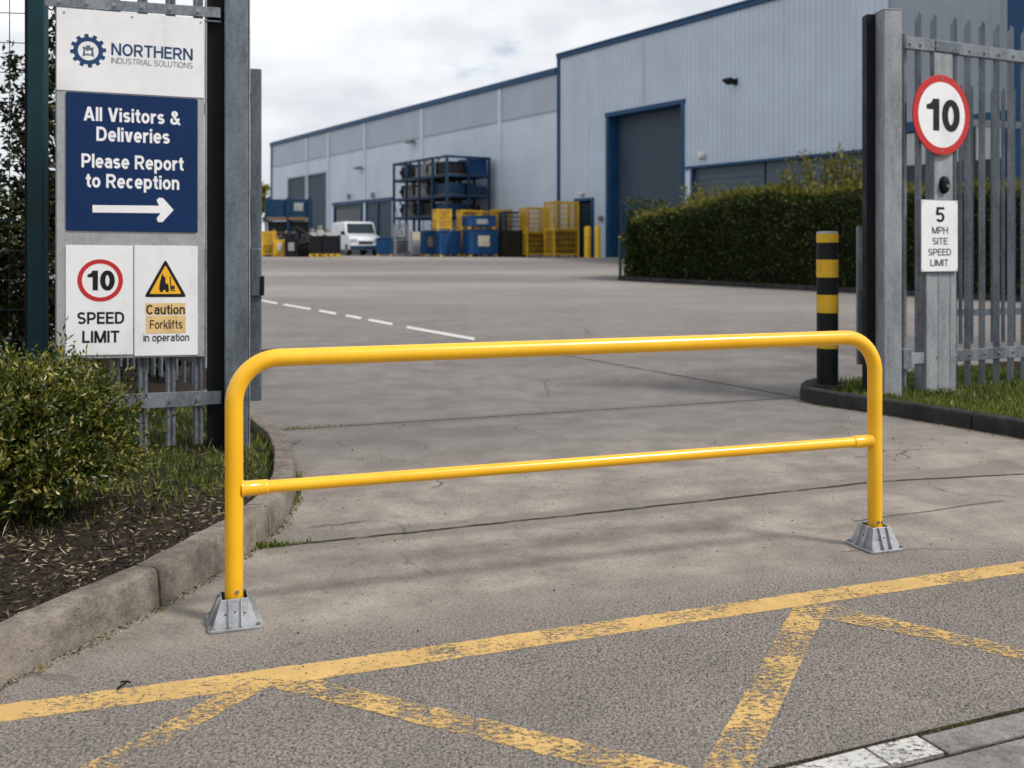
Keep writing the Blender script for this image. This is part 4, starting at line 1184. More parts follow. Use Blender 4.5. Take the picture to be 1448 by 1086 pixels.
b = P(150,600,8.6); tree('slender dark tree rising behind the left edge of the tall visitor sign', (b.x,b.y,.05), 3.6, (-.25,0,2.5,.58,.5,1.35), 8000, M['leaf_dark'], clusters=70)
b = P(-60,600,8.2); tree('dense dark shrub behind the green mesh fence', (b.x,b.y,.05), 2.2, (0,0,1.1,1.2,.7,1.1), 16000, M['leaf_dark'], 'shrub', clusters=150)
b = P(130,600,9.6); tree('low dark shrub seen below the tall visitor sign', (b.x,b.y,.05), 1.3, (0,0,.6,1.25,.6,.6), 6000, M['leaf_dark'], 'shrub', clusters=60)
b = P(366,352,110); tree('small distant tree beyond the far corner of the low warehouse', (b.x,b.y,.9), 7, (0,0,5.2,2.4,2.4,2.2), 1500, M['leaf_top'], clusters=30, Lf=.6)

# ------------------------------------------------------------------ warehouses
WA = Plane(2.12, 45.0, math.atan2(-.84,.543)); GZ = gz(45)
def W(px,py,off=0): return WA.uz(px,py,off)
UE = W(1448,100)[0]+9.0
tb = thing('warehouse', 'tall ribbed grey warehouse with blue trim and a big roller door', 'warehouse', (WA.x,WA.y,0), WA.a)
HT = CH+(HY-83)/F*45; base = GZ-.35
uG = W(1257,200)[0]
def ribbed(m, a, b, z0, z1, y=0., pitch=.23, dep=.035):
    k = max(1,int(round((b-a)/pitch))); p = (b-a)/k; vs, fs = [], []
    xs_ = []
    for i in range(k):
        s = a+i*p; xs_ += [(s,y),(s+p*.55,y),(s+p*.65,y-dep),(s+p*.90,y-dep)]
    xs_.append((b,y))
    for x,yy in xs_: vs += [(x,yy,z0),(x,yy,z1)]
    for i in range(len(xs_)-1): fs.append((2*i,2*i+2,2*i+3,2*i+1))
    m.add(vs, fs)
d0,d1 = W(862,250)[0], W(965,250)[0]; dz = (W(862,165)[1]+W(965,147)[1])/2
pd0,pd1 = W(815,320)[0], W(838.5,320)[0]; pz = W(827,284)[1]
w0,w1 = W(978,241)[0], W(1219,213)[0]; wz = (W(978,241)[1]+W(1216,213)[1])/2; wb = GZ+.2
m = MB()
ribbed(m, .12, pd0, base, HT); ribbed(m, pd0, pd1, pz, HT); ribbed(m, pd1, d0, base, HT); ribbed(m, d0, d1, dz, HT)
ribbed(m, d1, w0, base, HT); ribbed(m, w0, w1, wz, HT); ribbed(m, w1, uG, base, HT)
m.build('wall', M['clad'], tb)
m = MB(); ribbed(m, uG, UE, GZ+4.2, HT, .02, .3, .02); ribbed(m, uG, UE, base, GZ+1.3, .02, .3, .02); o = m.build('wall', M['clad_grey'], tb); o['label'] = 'darker grey cladding at the right end of the tall warehouse'
m = MB(); m.span(.02,UE,.12,30,HT-.15,HT-.05); m.span(.02,.12,.05,30,base,HT-.1); m.span(UE-.1,UE,.1,30,base,HT-.2); m.span(.0,UE,29.9,30,base,HT-.2); m.build('shell', M['clad'], tb)
m = MB(); m.span(-.06,UE,-.10,.14,HT-.04,HT+.20); m.span(-.06,UE,-.14,-.10,HT+.14,HT+.22); m.build('fascia', M['blue_trim'], tb, bevel=.02)
m = MB(); m.span(-.02,.11,-.09,.04,base,HT-.06); m.build('corner_flashing', M['blue_trim'], tb)
# roller door
m = MB(); k = 26
for i in range(k):
    z0_,z1_ = base+(dz-base)*i/k, base+(dz-base)*(i+1)/k; m.span(d0-.1,d1+.1,.52+(.0 if i%2 else .006),.6,z0_,z1_-.004)
rd = m.build('roller_door', M['shutter'], tb)
rd['label'] = 'tall slate grey roller door in a blue surround'
m = MB(); m.span(d0-.16,d0-.001,-.09,.52,base,dz); m.span(d1+.001,d1+.16,-.09,.52,base,dz); m.span(d0-.22,d1+.22,-.09,.50,dz+.001,dz+.17); m.build('door_surround', M['blue_trim'], tb)
m = MB(); m.span(d0+.25,d0+1.35,.49,.515,GZ-.1,GZ+2.2); m.build('wicket_door', M['bin_blue'], rd)
m = MB(); m.span(d0+.55,d0+.95,.478,.488,GZ+1.35,GZ+1.95); m.build('wicket_window', M['glass'], rd)
# personnel door
m = MB(); m.span(pd0+.07,pd1-.07,.08,.14,base,pz-.08); dd_ = m.build('side_door', M['door_green'], tb)
m = MB(); m.span(pd0-.09,pd0+.065,-.07,.12,base,pz); m.span(pd1-.065,pd1+.09,-.07,.12,base,pz); m.span(pd0-.09,pd1+.09,-.07,.12,pz+.001,pz+.12); m.build('door_frame', M['blue_trim'], dd_)
m = MB(); m.span(pd1-.26,pd1-.13,.03,.078,GZ+1.1,GZ+1.18); m.build('handle', M['bolt'], dd_)
# window and shutter strip
ws = W(1078,230)[0]; wq = W(1132,250)[0]
m = MB()
for i in range(14):
    z0_ = wb+(wz-wb)*i/14; m.span(w0+.1,ws,.10+(.012 if i%2 else 0),.2,z0_,z0_+(wz-wb)/14-.01)
m.build('shutter', M['shutter_pale'], tb)
m = MB(); m.span(ws+.1,w1-.05,.10,.2,wz-1.0,wz); m.build('spandrel_panel', M['shutter_pale'], tb)
wn = MB().span(ws+.1,w1-.05,.14,.2,wb,wz-1.0).build('window', M['glass'], tb)
m = MB()
for x in (ws+.02,wq,(wq+w1)/2): m.span(x,x+.12,.06,.15,wb,wz-1.0)
m.build('frame', M['blue_trim'], wn)
m = MB(); m.span(W(1098,260)[0],W(1118,260)[0],.13,.139,wz-1.9,wz-1.05); m.build('pane', M['window_blind'], wn)
m = MB(); m.span(w0-.0,w0+.10,-.06,.12,wb,wz); m.build('window_surround', M['blue_trim'], tb)
m = MB(); m.span(w0-.3,w1+.3,-.11,.10,wz+.001,wz+.09); m.build('window_head', M['blue_trim'], tb)
m = MB(); m.span(d1+.25,w0-.05,-.05,.0,base,wz-.1); m.build('pier', M['clad_trim'], tb)
# office glazing at the right end
m = MB(); m.span(uG,UE,.10,.18,GZ+1.3,GZ+4.2); og = m.build('window', M['glass'], tb)
m = MB(); x = uG+.2
while x < UE: m.span(x,x+.09,.02,.12,GZ+1.3,GZ+4.2); x += 1.15
m.span(uG,UE,.015,.12,GZ+3.9,GZ+4.2); m.build('frame', M['blue_trim'], og)
m = MB(); x = uG+.5
while x < UE-1: m.span(x,x+.75,.085,.099,GZ+2.9,GZ+3.85); x += 1.15
m.build('pane', M['window_blind'], og)
m = MB(); xb = W(1428,100)[0]; m.span(xb,xb+.75,-.12,.0,base,HT-.1); m.build('blue_column', M['blue_trim'], tb)
# wall fittings
def lampbox(px,py,name,mat,sz):
    a,z = W(px,py); m = MB(); 
    if name=='floodlight':
        m.box((a,-.35,z),(sz,.30,.10), M=Matrix.Rotation(R(-25),3,'X')); m.span(a-.04,a+.04,-.25,.0,z-.02,z+.08); m.span(a-.12,a+.12,-.06,-.03,z-.10,z+.12)
    else:
        m.tube([(a,-.02,z),(a,-.12,z),(a,-.22,z),(a,-.25,z)],[sz*.8,sz,sz*.8,sz*.3],14)
    m.build(name, mat, tb, smooth=40, bevel=.01)
lampbox(1041,116,'floodlight',M['black_metal'],.42); lampbox(995,220,'wall_lamp',M['lampwhite'],.16); lampbox(825,274,'wall_lamp',M['lampwhite'],.11)
a,z = W(852,309); MB().cyl((a,-.05,z),(a,-.16,z),.12,14).build('outlet_pipe', M['grey_steel'], tb, smooth=40)
m = MB(); a = W(910,100)[0]; m.span(a,a+.05,-.06,-.036,dz+.3,HT-.1); m.build('cable', M['clad_trim'], tb)
# low warehouse
lb = thing('warehouse', 'long lower pale panelled warehouse with a grey top band', 'warehouse', (WA.x,WA.y,0), WA.a)
UL = W(384,250)[0]; HLo = CH+(HY-104)/F*45; band = CH+(HY-156)/F*45
s1a,s1b,s1z = W(407.5,300)[0],W(432,300)[0],W(420,251)[1]
s2a,s2b,s2z = W(436,300)[0],W(461.5,300)[0],W(449,246)[1]
q0,q1,qz = W(472,300)[0],W(553.5,300)[0],(W(472,290.5)[1]+W(553,284)[1])/2
m = MB()
for a,b,z in ((UL,s1a,base),(s1a,s1b,s1z),(s1b,s2a,base),(s2a,s2b,s2z),(s2b,q0,base),(q0,q1,qz),(q1,-.02,base)):
    m.span(a,b,.0,.12,z,band)
m.build('wall', M['clad_smooth'], lb)
m = MB(); m.span(UL,-.02,.004,.12,band+.03,HLo); m.build('top_band', M['clad_band'], lb)
m = MB()
for px in (433.8,464.5,516,597,707): m = MB(); a = W(px,250)[0]; m.span(a-.14,a+.14,-.05,-.002,(s1z if px<434 else base) if px<440 else base, HLo-.05); m.build('panel_trim', M['clad_trim'], lb)
m = MB(); m.span(UL,-.02,-.02,-.001,band-.04,band+.06); m.build('band_flashing', M['clad_grey'], lb)
m = MB(); m.span(UL-.1,-.10,-.12,.14,HLo,HLo+.28); m.build('fascia', M['blue_trim'], lb)
m = MB(); m.span(UL-.06,UL+.16,-.07,.14,base,HLo); m.build('corner_flashing', M['blue_trim'], lb)
m = MB(); m.span(UL,-.02,.13,30,HLo-.2,HLo-.1); m.span(UL,UL+.1,.13,30,base,HLo-.2); m.span(UL,0,29.9,30,base,HLo-.2); m.build('shell', M['clad_smooth'], lb)
for a,b,z in ((s1a,s1b,s1z),(s2a,s2b,s2z)):
    m = MB(); k = 18
    for i in range(k): zz0_ = base+(z-base)*i/k; m.span(a,b,.05+(.012 if i%2 else 0),.11,zz0_,zz0_+(z-base)/k-.012)
    dr = m.build('roller_door', M['shutter'], lb)
    m = MB(); m.span(a-.15,a,-.04,.05,base,z); m.span(b,b+.15,-.04,.05,base,z); m.span(a-.15,b+.15,-.04,.05,z+.001,z+.14); m.build('frame', M['clad_band'], dr)
m = MB(); m.span(q0,q1,.06,.11,base,qz); wn = m.build('window', M['shutter'], lb)
m = MB()
for k in (0,.49,.52,.77,.985): m.span(q0+(q1-q0)*k,q0+(q1-q0)*k+.16,-.03,.055,base,qz)
m.build('frame', M['blue_trim'], wn)
m = MB(); m.span(q0+.2,q0+(q1-q0)*.48,.045,.058,base,qz-.3); m.build('pane', M['glass'], wn)
m = MB(); m.span(q0-.2,q1+.2,-.06,.06,qz+.001,qz+.2); m.build('window_head', M['blue_trim'], lb)
for px,py in ((512,238),(586,201)):
    a,z = W(px,py); m = MB(); m.box((a,-.30,z),(.7,.3,.16)); m.span(a-.05,a+.05,-.2,0,z-.05,z+.05); m.build('floodlight', M['grey_steel'], lb)
for px,py in ((495,278),(529,276)):
    a,z = W(px,py); m = MB(); m.box((a,-.12,z),(.16,.20,.34)); m.build('wall_lamp', M['sack'], lb, bevel=.03)

# ------------------------------------------------------------------ goods in the yard
def gp_(px, d): return ((px-CX)/F*d, d, gz(d))
WR = math.atan2(.543,.84)      # facing along the wall's normal: local x towards the wall
def place(px, d): x,y,z = gp_(px,d); return (x,y,z)
# prototypes ------------------------------------------------------
def cage(label, loc, rz, w, dp, h, group, dark=None, plate=False, content=True, mat='cage_yellow'):
    o = thing('mesh_cage', label, 'cage', loc, rz, group)
    mt = M[mat]
    for sx in (-1,1):
        for sy in (-1,1):
            m = MB(); m.span(sx*w/2-.035,sx*w/2+.035,sy*dp/2-.035,sy*dp/2+.035,0,h); m.build('post', mt, o)
    m = MB()
    for z in (.14,h*.5,h-.04):
        for sy in (-1,1): m.span(-w/2+.036,w/2-.036,sy*dp/2-.025,sy*dp/2+.025,z-.03,z+.03)
        for sx in (-1,1): m.span(sx*w/2-.025,sx*w/2+.025,-dp/2+.036,dp/2-.036,z-.03,z+.03)
    m.build('rim', mt, o)
    m = MB(); k = 9
    for i in range(1,k):
        x = -w/2+w*i/k; y = -dp/2+dp*i/k; z = .14+(h-.18)*i/k
        for s in (-1,1):
            m.span(x-.010,x+.010,s*dp/2-.008,s*dp/2+.008,.17,h-.07)
            m.span(s*w/2-.008,s*w/2+.008,y-.010,y+.010,.17,h-.07)
            m.span(-w/2+.04,w/2-.04,s*dp/2-.016,s*dp/2-.009,z-.010,z+.010)
            m.span(s*w/2-.016,s*w/2-.009,-dp/2+.04,dp/2-.04,z-.010,z+.010)
    m.build('mesh_panel', mt, o)
    m = MB(); m.span(-w/2+.04,w/2-.04,-dp/2+.04,dp/2-.04,.09,.14); m.build('deck', mt, o)
    if dark:
        m = MB(); m.span(-w/2+.08,w/2-.08,-dp/2+.08,dp/2-.08,.14,h*dark); m.build('lining', M['ply'], o)
    return o
def stillage(label, loc, rz, w, dp, h, mat, group, plate=None, name='stillage'):
    o = thing(name, label, 'bin', loc, rz, group)
    m = MB(); t_ = .03; b0 = .12
    m.span(-w/2,w/2,-dp/2,-dp/2+t_,b0,h); m.span(-w/2,w/2,dp/2-t_,dp/2,b0,h); m.span(-w/2,-w/2+t_,-dp/2+t_,dp/2-t_,b0,h); m.span(w/2-t_,w/2,-dp/2+t_,dp/2-t_,b0,h)
    m.span(-w/2+t_,w/2-t_,-dp/2+t_,dp/2-t_,b0,b0+.03); m.span(-w/2+t_,w/2-t_,-dp/2+t_,dp/2-t_,h-.16,h-.12)
    m.build('body', mat, o)
    m = MB()
    for i in range(1,5):
        x = -w/2+w*i/5; m.span(x-.03,x+.03,-dp/2-.025,-dp/2-.001,b0+.05,h-.07); y = -dp/2+dp*i/5; m.span(-w/2-.025,-w/2-.001,y-.03,y+.03,b0+.05,h-.07)
    for sy in (-1,1): m.span(-w/2-.03,w/2+.03,sy*dp/2-.03,sy*dp/2+.03,h+.001,h+.05)
    for sx in (-1,1): m.span(sx*w/2-.03,sx*w/2+.03,-dp/2+.031,dp/2-.031,h+.001,h+.05)
    m.build('rib', mat, o)
    for sx in (-1,1):
        for sy in (-1,1): MB().span(sx*(w/2-.08)-.06,sx*(w/2-.08)+.06,sy*(dp/2-.08)-.06,sy*(dp/2-.08)+.06,0,b0-.001).build('foot', M['cage_yellow'] if mat is M['bin_blue'] else mat, o)
    if plate: MB().span(-w*.2,w*.2,-dp/2-.04,-dp/2-.026,h*.40,h*.80).build('label_plate', plate, o)
    return o
def pallet(label, loc, rz, w=1.2, dp=1.0, group='wooden pallets in the yard', mat=None):
    o = thing('pallet', label, 'pallet', loc, rz, group); mt = mat or M['wood']
    m = MB()
    for i in range(6): x = -w/2+.08+(w-.16)*i/5; m.span(x-.06,x+.06,-dp/2,dp/2,.12,.145)
    m.build('top_board', mt, o)
    m = MB()
    for i in (-1,0,1):
        for j in (-1,0,1): m.span(i*(w/2-.07)-.07,i*(w/2-.07)+.07,j*(dp/2-.07)-.07,j*(dp/2-.07)+.07,.02,.119)
        m.span(-w/2,w/2,i*(dp/2-.07)-.06,i*(dp/2-.07)+.06,0,.0195)
    m.build('block', mt, o)
    return o
def machine(label, loc, rz, s, group, seed, mat='grey_steel'):
    "tangle of salvaged machine parts: casing, flywheel, pipes"
    o = thing('machine_part', label, 'machine part', loc, rz, group); r_ = random.Random(seed)
    m = MB(); m.span(-.42*s,.25*s,-.25*s,.25*s,0,.45*s); m.span(-.30*s,.12*s,-.2*s,.2*s,.45*s,.62*s); m.build('casing', M[mat], o, bevel=.03)
    m = MB(); m.cyl((.25*s,0,.3*s),(.36*s,0,.3*s),.27*s,20); m.cyl((.36*s,0,.3*s),(.46*s,0,.3*s),.09*s,12); m.build('flywheel', M['black_plastic'], o, smooth=40)
    m = MB()
    for _ in range(5):
        x = r_.uniform(-.4,.3)*s; y = r_.uniform(-.3,.2)*s
        m.tube([(x,y,.2*s),(x+r_.uniform(-.2,.2)*s,y-.12*s,.5*s),(x+r_.uniform(-.3,.3)*s,y+.1*s,r_.uniform(.6,.85)*s)],.035*s,7)
    m.build('pipe', M['wood'] if seed%2 else M[mat], o, smooth=60)
    return o
def boxcrate(label, loc, rz, w, dp, h, mat, group=None, name='crate', cat='crate', plate=None, lid=True):
    o = thing(name, label, cat, loc, rz, group)
    m = MB(); k = 5
    for i in range(k):
        z0_ = h*i/k
        m.span(-w/2,w/2,-dp/2,-dp/2+.03,z0_,z0_+h/k-.012); m.span(-w/2,w/2,dp/2-.03,dp/2,z0_,z0_+h/k-.012)
        m.span(-w/2,-w/2+.03,-dp/2+.03,dp/2-.03,z0_,z0_+h/k-.012); m.span(w/2-.03,w/2,-dp/2+.03,dp/2-.03,z0_,z0_+h/k-.012)
    m.span(-w/2+.031,w/2-.031,-dp/2+.031,dp/2-.031,.02,h-.03)
    m.build('body', mat, o)
    m = MB()
    for sx in (-1,1):
        for sy in (-1,1): m.span(sx*w/2-.03,sx*w/2+.03,sy*dp/2-.03,sy*dp/2+.03,0,h+.02)
    m.build('corner_post', mat, o)
    if plate: MB().span(-w*.25,w*.25,-dp/2-.02,-dp/2-.002,h*.35,h*.8).build('label_plate', plate, o)
    return o
def sack(label, loc, rz, s, mat, group=None):
    o = thing('sack', label, 'sack', loc, rz, group); m = MB(); n_ = 14; rings = []
    for j,(zz_,rr_) in enumerate(((0,.42),(.08,.52),(.3,.56),(.55,.50),(.72,.36),(.8,.16),(.9,.2))):
        for i in range(n_):
            a = 2*math.pi*i/n_; k_ = rr_*(1+.12*mn.noise(Vector((math.cos(a)*1.5,math.sin(a)*1.5,zz_*3+loc[0]))))
            m.v.append((k_*math.cos(a)*s,k_*math.sin(a)*s*.85,zz_*s))
    for j in range(6):
        for i in range(n_): m.f.append((j*n_+i,j*n_+(i+1)%n_,(j+1)*n_+(i+1)%n_,(j+1)*n_+i))
    m.f.append(tuple(6*n_+i for i in range(n_))); m.build('bag', mat, o, smooth=80)
    MB().tube([(.2*s*math.cos(a),.17*s*math.sin(a),.8*s) for a in np.linspace(0,6.28,13)],.03*s,6).build('tie', M['wood'], o, smooth=60)
    return o
# the tall rack
d_rk = 48.0
rk0 = Vector(((632-CX)/F*d_rk, d_rk, gz(d_rk)))
RW, RD = 2.4, 5.8
rack = thing('pallet_rack', 'tall blue steel pallet rack loaded with parts against the low warehouse', 'rack', rk0, WR)
RH = CH+(HY-219)/F*d_rk-rk0.z
lev = [.15, RH*.40, RH*.60, RH*.805]
ux_ = [0,RW/2,RW]; uy_ = [0,RD/4,RD/2,RD*.75,RD]
for x in ux_:
    for y in uy_:
        if x in (0,RW) or y in (0,RD): MB().span(x-.055,x+.055,y-.055,y+.055,0,RH).build('upright', M['rack_blue'], rack)
for z in lev+[RH-.05]:
    m = MB()
    for x in (0,RW): m.span(x-.03,x+.03,.056,RD-.056,z-.07,z+.05)
    for y in (0,RD): m.span(.056,RW-.056,y-.03,y+.03,z-.07,z+.05)
    m.build('beam', M['rack_blue'], rack)
for z in lev[1:]:
    MB().span(.03,RW-.03,.05,RD-.05,z+.051,z+.075).build('deck', M['wood'], rack)
m = MB()
for y0_ in (uy_[3],):
    m.tube([(-.02,y0_,.3),(-.02,RD,RH*.6)],.02,6); m.tube([(-.02,RD,.3),(-.02,y0_,RH*.6)],.02,6)
m.build('brace', M['rack_blue'], rack)
def rk(x,y,z): 
    v_ = Matrix.Rotation(WR,3,'Z') @ Vector((x,y,z+.076)); return (rk0.x+v_.x, rk0.y+v_.y, rk0.z+v_.z)
names = ['lowest shelf','second shelf','third shelf','top shelf']; bays = ['nearest bay','second bay','third bay','farthest bay']
kk = 0
for li in (1,2,3):
    for bi in range(4):
        kk += 1; loc = rk(.6, RD/8+RD/4*bi, lev[li]); gname = 'goods on the tall blue rack'
        if (li,bi) in ((3,0),(1,1)):
            boxcrate(f'dark crate in the {bays[bi]} along the {names[li]} of the tall rack', loc, WR, .95,1.1,.62, M['black_plastic'], gname)
        elif (li,bi) in ((2,0),(1,0)):
            boxcrate(f'blue crate in the {bays[bi]} along the {names[li]} of the tall rack', loc, WR, .95,1.1,.55, M['rack_blue'], gname)
        else:
            machine(f'greasy machine part in the {bays[bi]} along the {names[li]} of the tall rack', loc, WR+R(90)+.3*bi, 1.2, gname, kk, 'grey_steel' if kk%3 else 'black_plastic')
    for bi in (1,2,3):
        if (li+bi)%3 == 0: boxcrate(f'dark crate at back of {bays[bi]}, {names[li]} of tall rack', rk(1.8,RD/8+RD/4*bi,lev[li]), WR, .95,1.1,.7, M['black_plastic'], 'goods on the tall blue rack')
        elif (li+bi)%3 == 1: boxcrate(f'blue crate at back of {bays[bi]}, {names[li]} of tall rack', rk(1.8,RD/8+RD/4*bi,lev[li]), WR, .95,1.1,.66, M['rack_blue'], 'goods on the tall blue rack')
        else: machine(f'dark machine part at back of {bays[bi]}, {names[li]} of tall rack', rk(1.8,RD/8+RD/4*bi,lev[li]), WR+R(60), 1.15, 'goods on the tall blue rack', 30+li*4+bi, 'black_plastic')
    loc = rk(1.8,.62,lev[li])
    if li == 3: boxcrate('bright blue crate at the right hand corner of the top rack shelf', loc, WR, 1.0,.95,.78, M['bin_blue'], 'goods on the tall blue rack')
    elif li == 2: boxcrate('low blue crate at the right hand corner of the third rack shelf', loc, WR, 1.0,.95,.45, M['rack_blue'], 'goods on the tall blue rack')
    else: machine('black machine part at the right hand corner of the second rack shelf', loc, WR, .9, 'goods on the tall blue rack', 77, 'black_plastic')
# bins and cages in front of the rack, left to right
GA = WR
def bx(px0, px1, d): return (px1-px0)/F*d
yb = 'yellow mesh cages by the warehouse'; bb = 'blue steel bins by the warehouse'
d = 45.5
def at(px, d): x = (px-CX)/F*d; return (x, d, gz(d))
stillage('blue box bin parked right beside the white van', at(544,49), .1, bx(532,557,49)*.9, .9, .85, M['bin_blue'], bb)
cage('grey mesh crate full of scrap under the far end of the tall rack', at(567,47), .2, .62,.7,1.55, None, .6, mat='grey_steel')
o = thing('cabinet', 'pale grey steel cabinet left of the blue bin with a poster', 'cabinet', at(588.5,46.3), .25)
m = MB(); m.span(-.24,.24,-.25,.25,.08,1.15); m.build('body', M['sack'], o, bevel=.02)
m = MB(); m.span(-.22,.22,-.27,-.251,.75,1.12); m.build('drawer', M['paper'], o)
m = MB(); m.span(-.22,.22,-.27,-.251,.12,.72); m.build('door', M['galv_pale'], o)
m = MB(); m.span(-.26,.26,-.27,.27,.0,.079); m.build('plinth', M['wood'], o)
stillage('blue bin with a brown poster left of the first yellow topped bin', at(606,45.4), .3, .62,.75,1.15, M['bin_blue'], bb, M['card'])
s1 = stillage('blue bin under the narrow yellow cage left of the twin bins', at(633,44.6), .35, 1.0,.9,1.12, M['bin_blue'], bb)
x,y,z = at(625,44.8); cage('narrow yellow mesh cage standing on the left blue bin', (x,y,z+1.171), .35, .62,.7,.98, yb)
stillage('blue bin with a cream notice on its front', at(679,44.2), .35, 1.35,1.0,1.18, M['bin_blue'], bb, M['paper'])
x,y,z = at(677,44.2); stillage('shallow blue bin stacked on the bin with the cream notice', (x,y,z+1.231), .35, 1.3,.95,.55, M['bin_blue'], bb, M['sack'])
x,y,z = at(662,44.6); cage('yellow mesh cage stacked left of centre on the blue twin bins', (x+.0,y+1.2,z), .35, .95,.7,2.15, yb, .5)
x,y,z = at(690,45.6); cage('yellow mesh cage behind the blue bin with the cream notice', (x,y,z), .35, 1.0,.7,2.1, yb, .5)
cage('blue frame cage behind the brown crate left of the yellow cages', at(727,45.0), .35, 1.1,.8,2.05, None, .45, mat='rack_blue')
boxcrate('black crate squeezed between the cream notice bin and the brown crate', at(708,44.4), .3, .42,.7,1.05, M['black_plastic'])
cage('yellow mesh cage half hidden behind the black crate and brown crate', at(709,46.5), .3, .8,.7,2.2, yb, .4)
boxcrate('brown crate with timber corners standing left of the yellow cages', at(727,43.8), .35, .92,.85,1.18, M['ply'], None, 'crate', 'crate')
cage('yellow mesh cage in the middle of the row, above a dark lined base', at(755,43.6), .35, .98,.9,2.18, yb, .52)
cage('yellow mesh cage at the right end of the row beside the green door', at(794,42.3), .38, 1.12,.95,2.38, yb, .50)
for i,(px,dd_) in enumerate(((831,40.7),(845,40.2))):
    if i == 0:
        b1 = thing('bollard', 'fatter left bollard of the yellow pair by the green door', 'bollard', at(px,dd_), 0, 'plain yellow bollards by the green door')
        m = MB(); m.tube([(0,0,-.02),(0,0,1.22),(0,0,1.27),(0,0,1.30)],[.14,.14,.12,.05],20); m.build('shaft', M['bol_far'], b1, smooth=50)
        m = MB(); m.tube([(0,0,.80),(0,0,.86)],.142,20,False); m.build('band', M['cage_yellow'], b1, smooth=50)
    else: dup(b1, at(px,dd_), 0, 'thinner right bollard of the yellow pair by the green door', None, (.8,.8,1.0))
# left rack and loose goods by the gate
lr = thing('pallet_rack', 'low blue rack with containers left of the grey roller doors', 'rack', at(376,52), R(6))
LW, LD_, LH = 2.25, 1.0, 1.95
for x in (0,LW/2,LW):
    for y in (0,LD_): MB().span(x-.05,x+.05,y-.05,y+.05,0,3.05).build('upright', M['rack_blue'], lr)
for z in (1.05,1.95):
    m = MB(); m.span(.051,LW-.051,-.04,.04,z-.08,z+.04); m.span(.051,LW-.051,LD_-.04,LD_+.04,z-.08,z+.04); m.build('beam', M['wood'] if z>1.5 else M['rack_blue'], lr)
    MB().span(.02,LW-.02,.045,LD_-.045,z+.041,z+.07).build('deck', M['wood'], lr)
for i,(xx,zz_,nm) in enumerate(((.56,1.95,'left'),(1.68,1.95,'right'))):
    x,y,z = at(376,52)
    v_ = Matrix.Rotation(R(6),3,'Z') @ Vector((xx,.5,0)); boxcrate(f'blue container on the {nm} half of the top deck of the low rack', (x+v_.x,y+v_.y,z+zz_+.072), R(6),   .98,.85,.95, M['rack_blue'], 'containers on the low rack', plate=M['sack'] if i else None)
    boxcrate(f'dark container on the {nm} half of the lower deck of the low rack', (x+v_.x,y+v_.y,z+1.05+.072), R(6), .9,.8,.68, M['black_plastic'], 'containers on the low rack')
gl = 'loose goods left of the white van'
cage('yellow and grey mesh cage nearest the left gate leaf', at(380,44.5), .1, .48,.6,1.15, gl, .55)
boxcrate('yellow crate between the leftmost cage and the black crates', at(396,44.2), .15, .42,.6,.78, M['cage_yellow'], gl, plate=M['paper'])
machine('grey machine standing behind the yellow crate by the left gate leaf', at(392,46.2), .4, 1.5, gl, 5)
boxcrate('black crate with a white sheet right of the yellow crate', at(413,43.8), .1, .52,.6,.80, M['black_plastic'], gl, plate=M['sack'])
machine('tall dark machine standing behind the black crate with the white sheet', at(417,45.4), .5, 1.75, gl, 12, 'black_plastic')
machine('black machine with timber rails between the two black crate stacks', at(429,44.2), .2, 1.1, gl, 8, 'black_plastic')
for i,(px,nm) in enumerate(((449,'left'),(470,'right'))):
    x,y,z = at(px,43.4); pallet(f'yellow pallet under the {nm} black crate beside the white van', (x,y,z), .12, .66,.9, gl, M['cage_yellow'])
    boxcrate(f'large black crate on the {nm} yellow pallet beside the white van', (x,y,z+.146), .12, .62,.85,.80, M['black_plastic'], gl)
for i,(px,dd_) in enumerate(((441,45.6),(452,45.8),(463,45.4))):
    x,y,z = at(px,dd_)
    o = sack(('left','middle','right')[i]+' one of three grey sacks behind the black crates', (x,y,z), .3*i, .55, M['sack'], 'grey sacks behind the black crates'); o.scale = (1,1,2.6 if i!=1 else 2.9)
# van
VX = at(503,53)
van = thing('van', 'small white van parked in front of the low warehouse', 'van', VX, 0)
va = R(-66)   # nose towards the camera, turned a little to the right
van.rotation_euler.z = va
L_, Wd = 3.9, 1.66
prof = [(-1.95,.35),(-1.98,.9),(-1.93,1.62),(-1.80,1.78),(.35,1.80),(.70,1.74),(1.12,1.12),(1.75,.98),(1.93,.82),(1.96,.45),(1.90,.30),(-1.9,.28)]
m = MB(); n_ = len(prof)
secs = [(-Wd/2,.93),(-Wd/2+.06,1.0),(Wd/2-.06,1.0),(Wd/2,.93)]
for y,k in secs: m.v += [(x*(.985 if k<1 else 1), y, .28+(z-.28)*(k if z>1.2 else 1)) for x,z in prof]
for s in range(3):
    for i in range(n_): j = (i+1)%n_; m.f.append((s*n_+i,s*n_+j,(s+1)*n_+j,(s+1)*n_+i))
m.f.append(tuple(range(n_))); m.f.append(tuple(reversed(range(3*n_,4*n_))))
body = m.build('body', M['van_white'], van, fix=True, bevel=.03)
m = MB(); m.add([(.735,-.68,1.67),(.735,.68,1.67),(1.10,.74,1.16),(1.10,-.74,1.16)],[(0,1,2,3)]); m.v = [(x+.025,y,z+.012) for x,y,z in m.v]; m.build('windscreen', M['glass'], van)
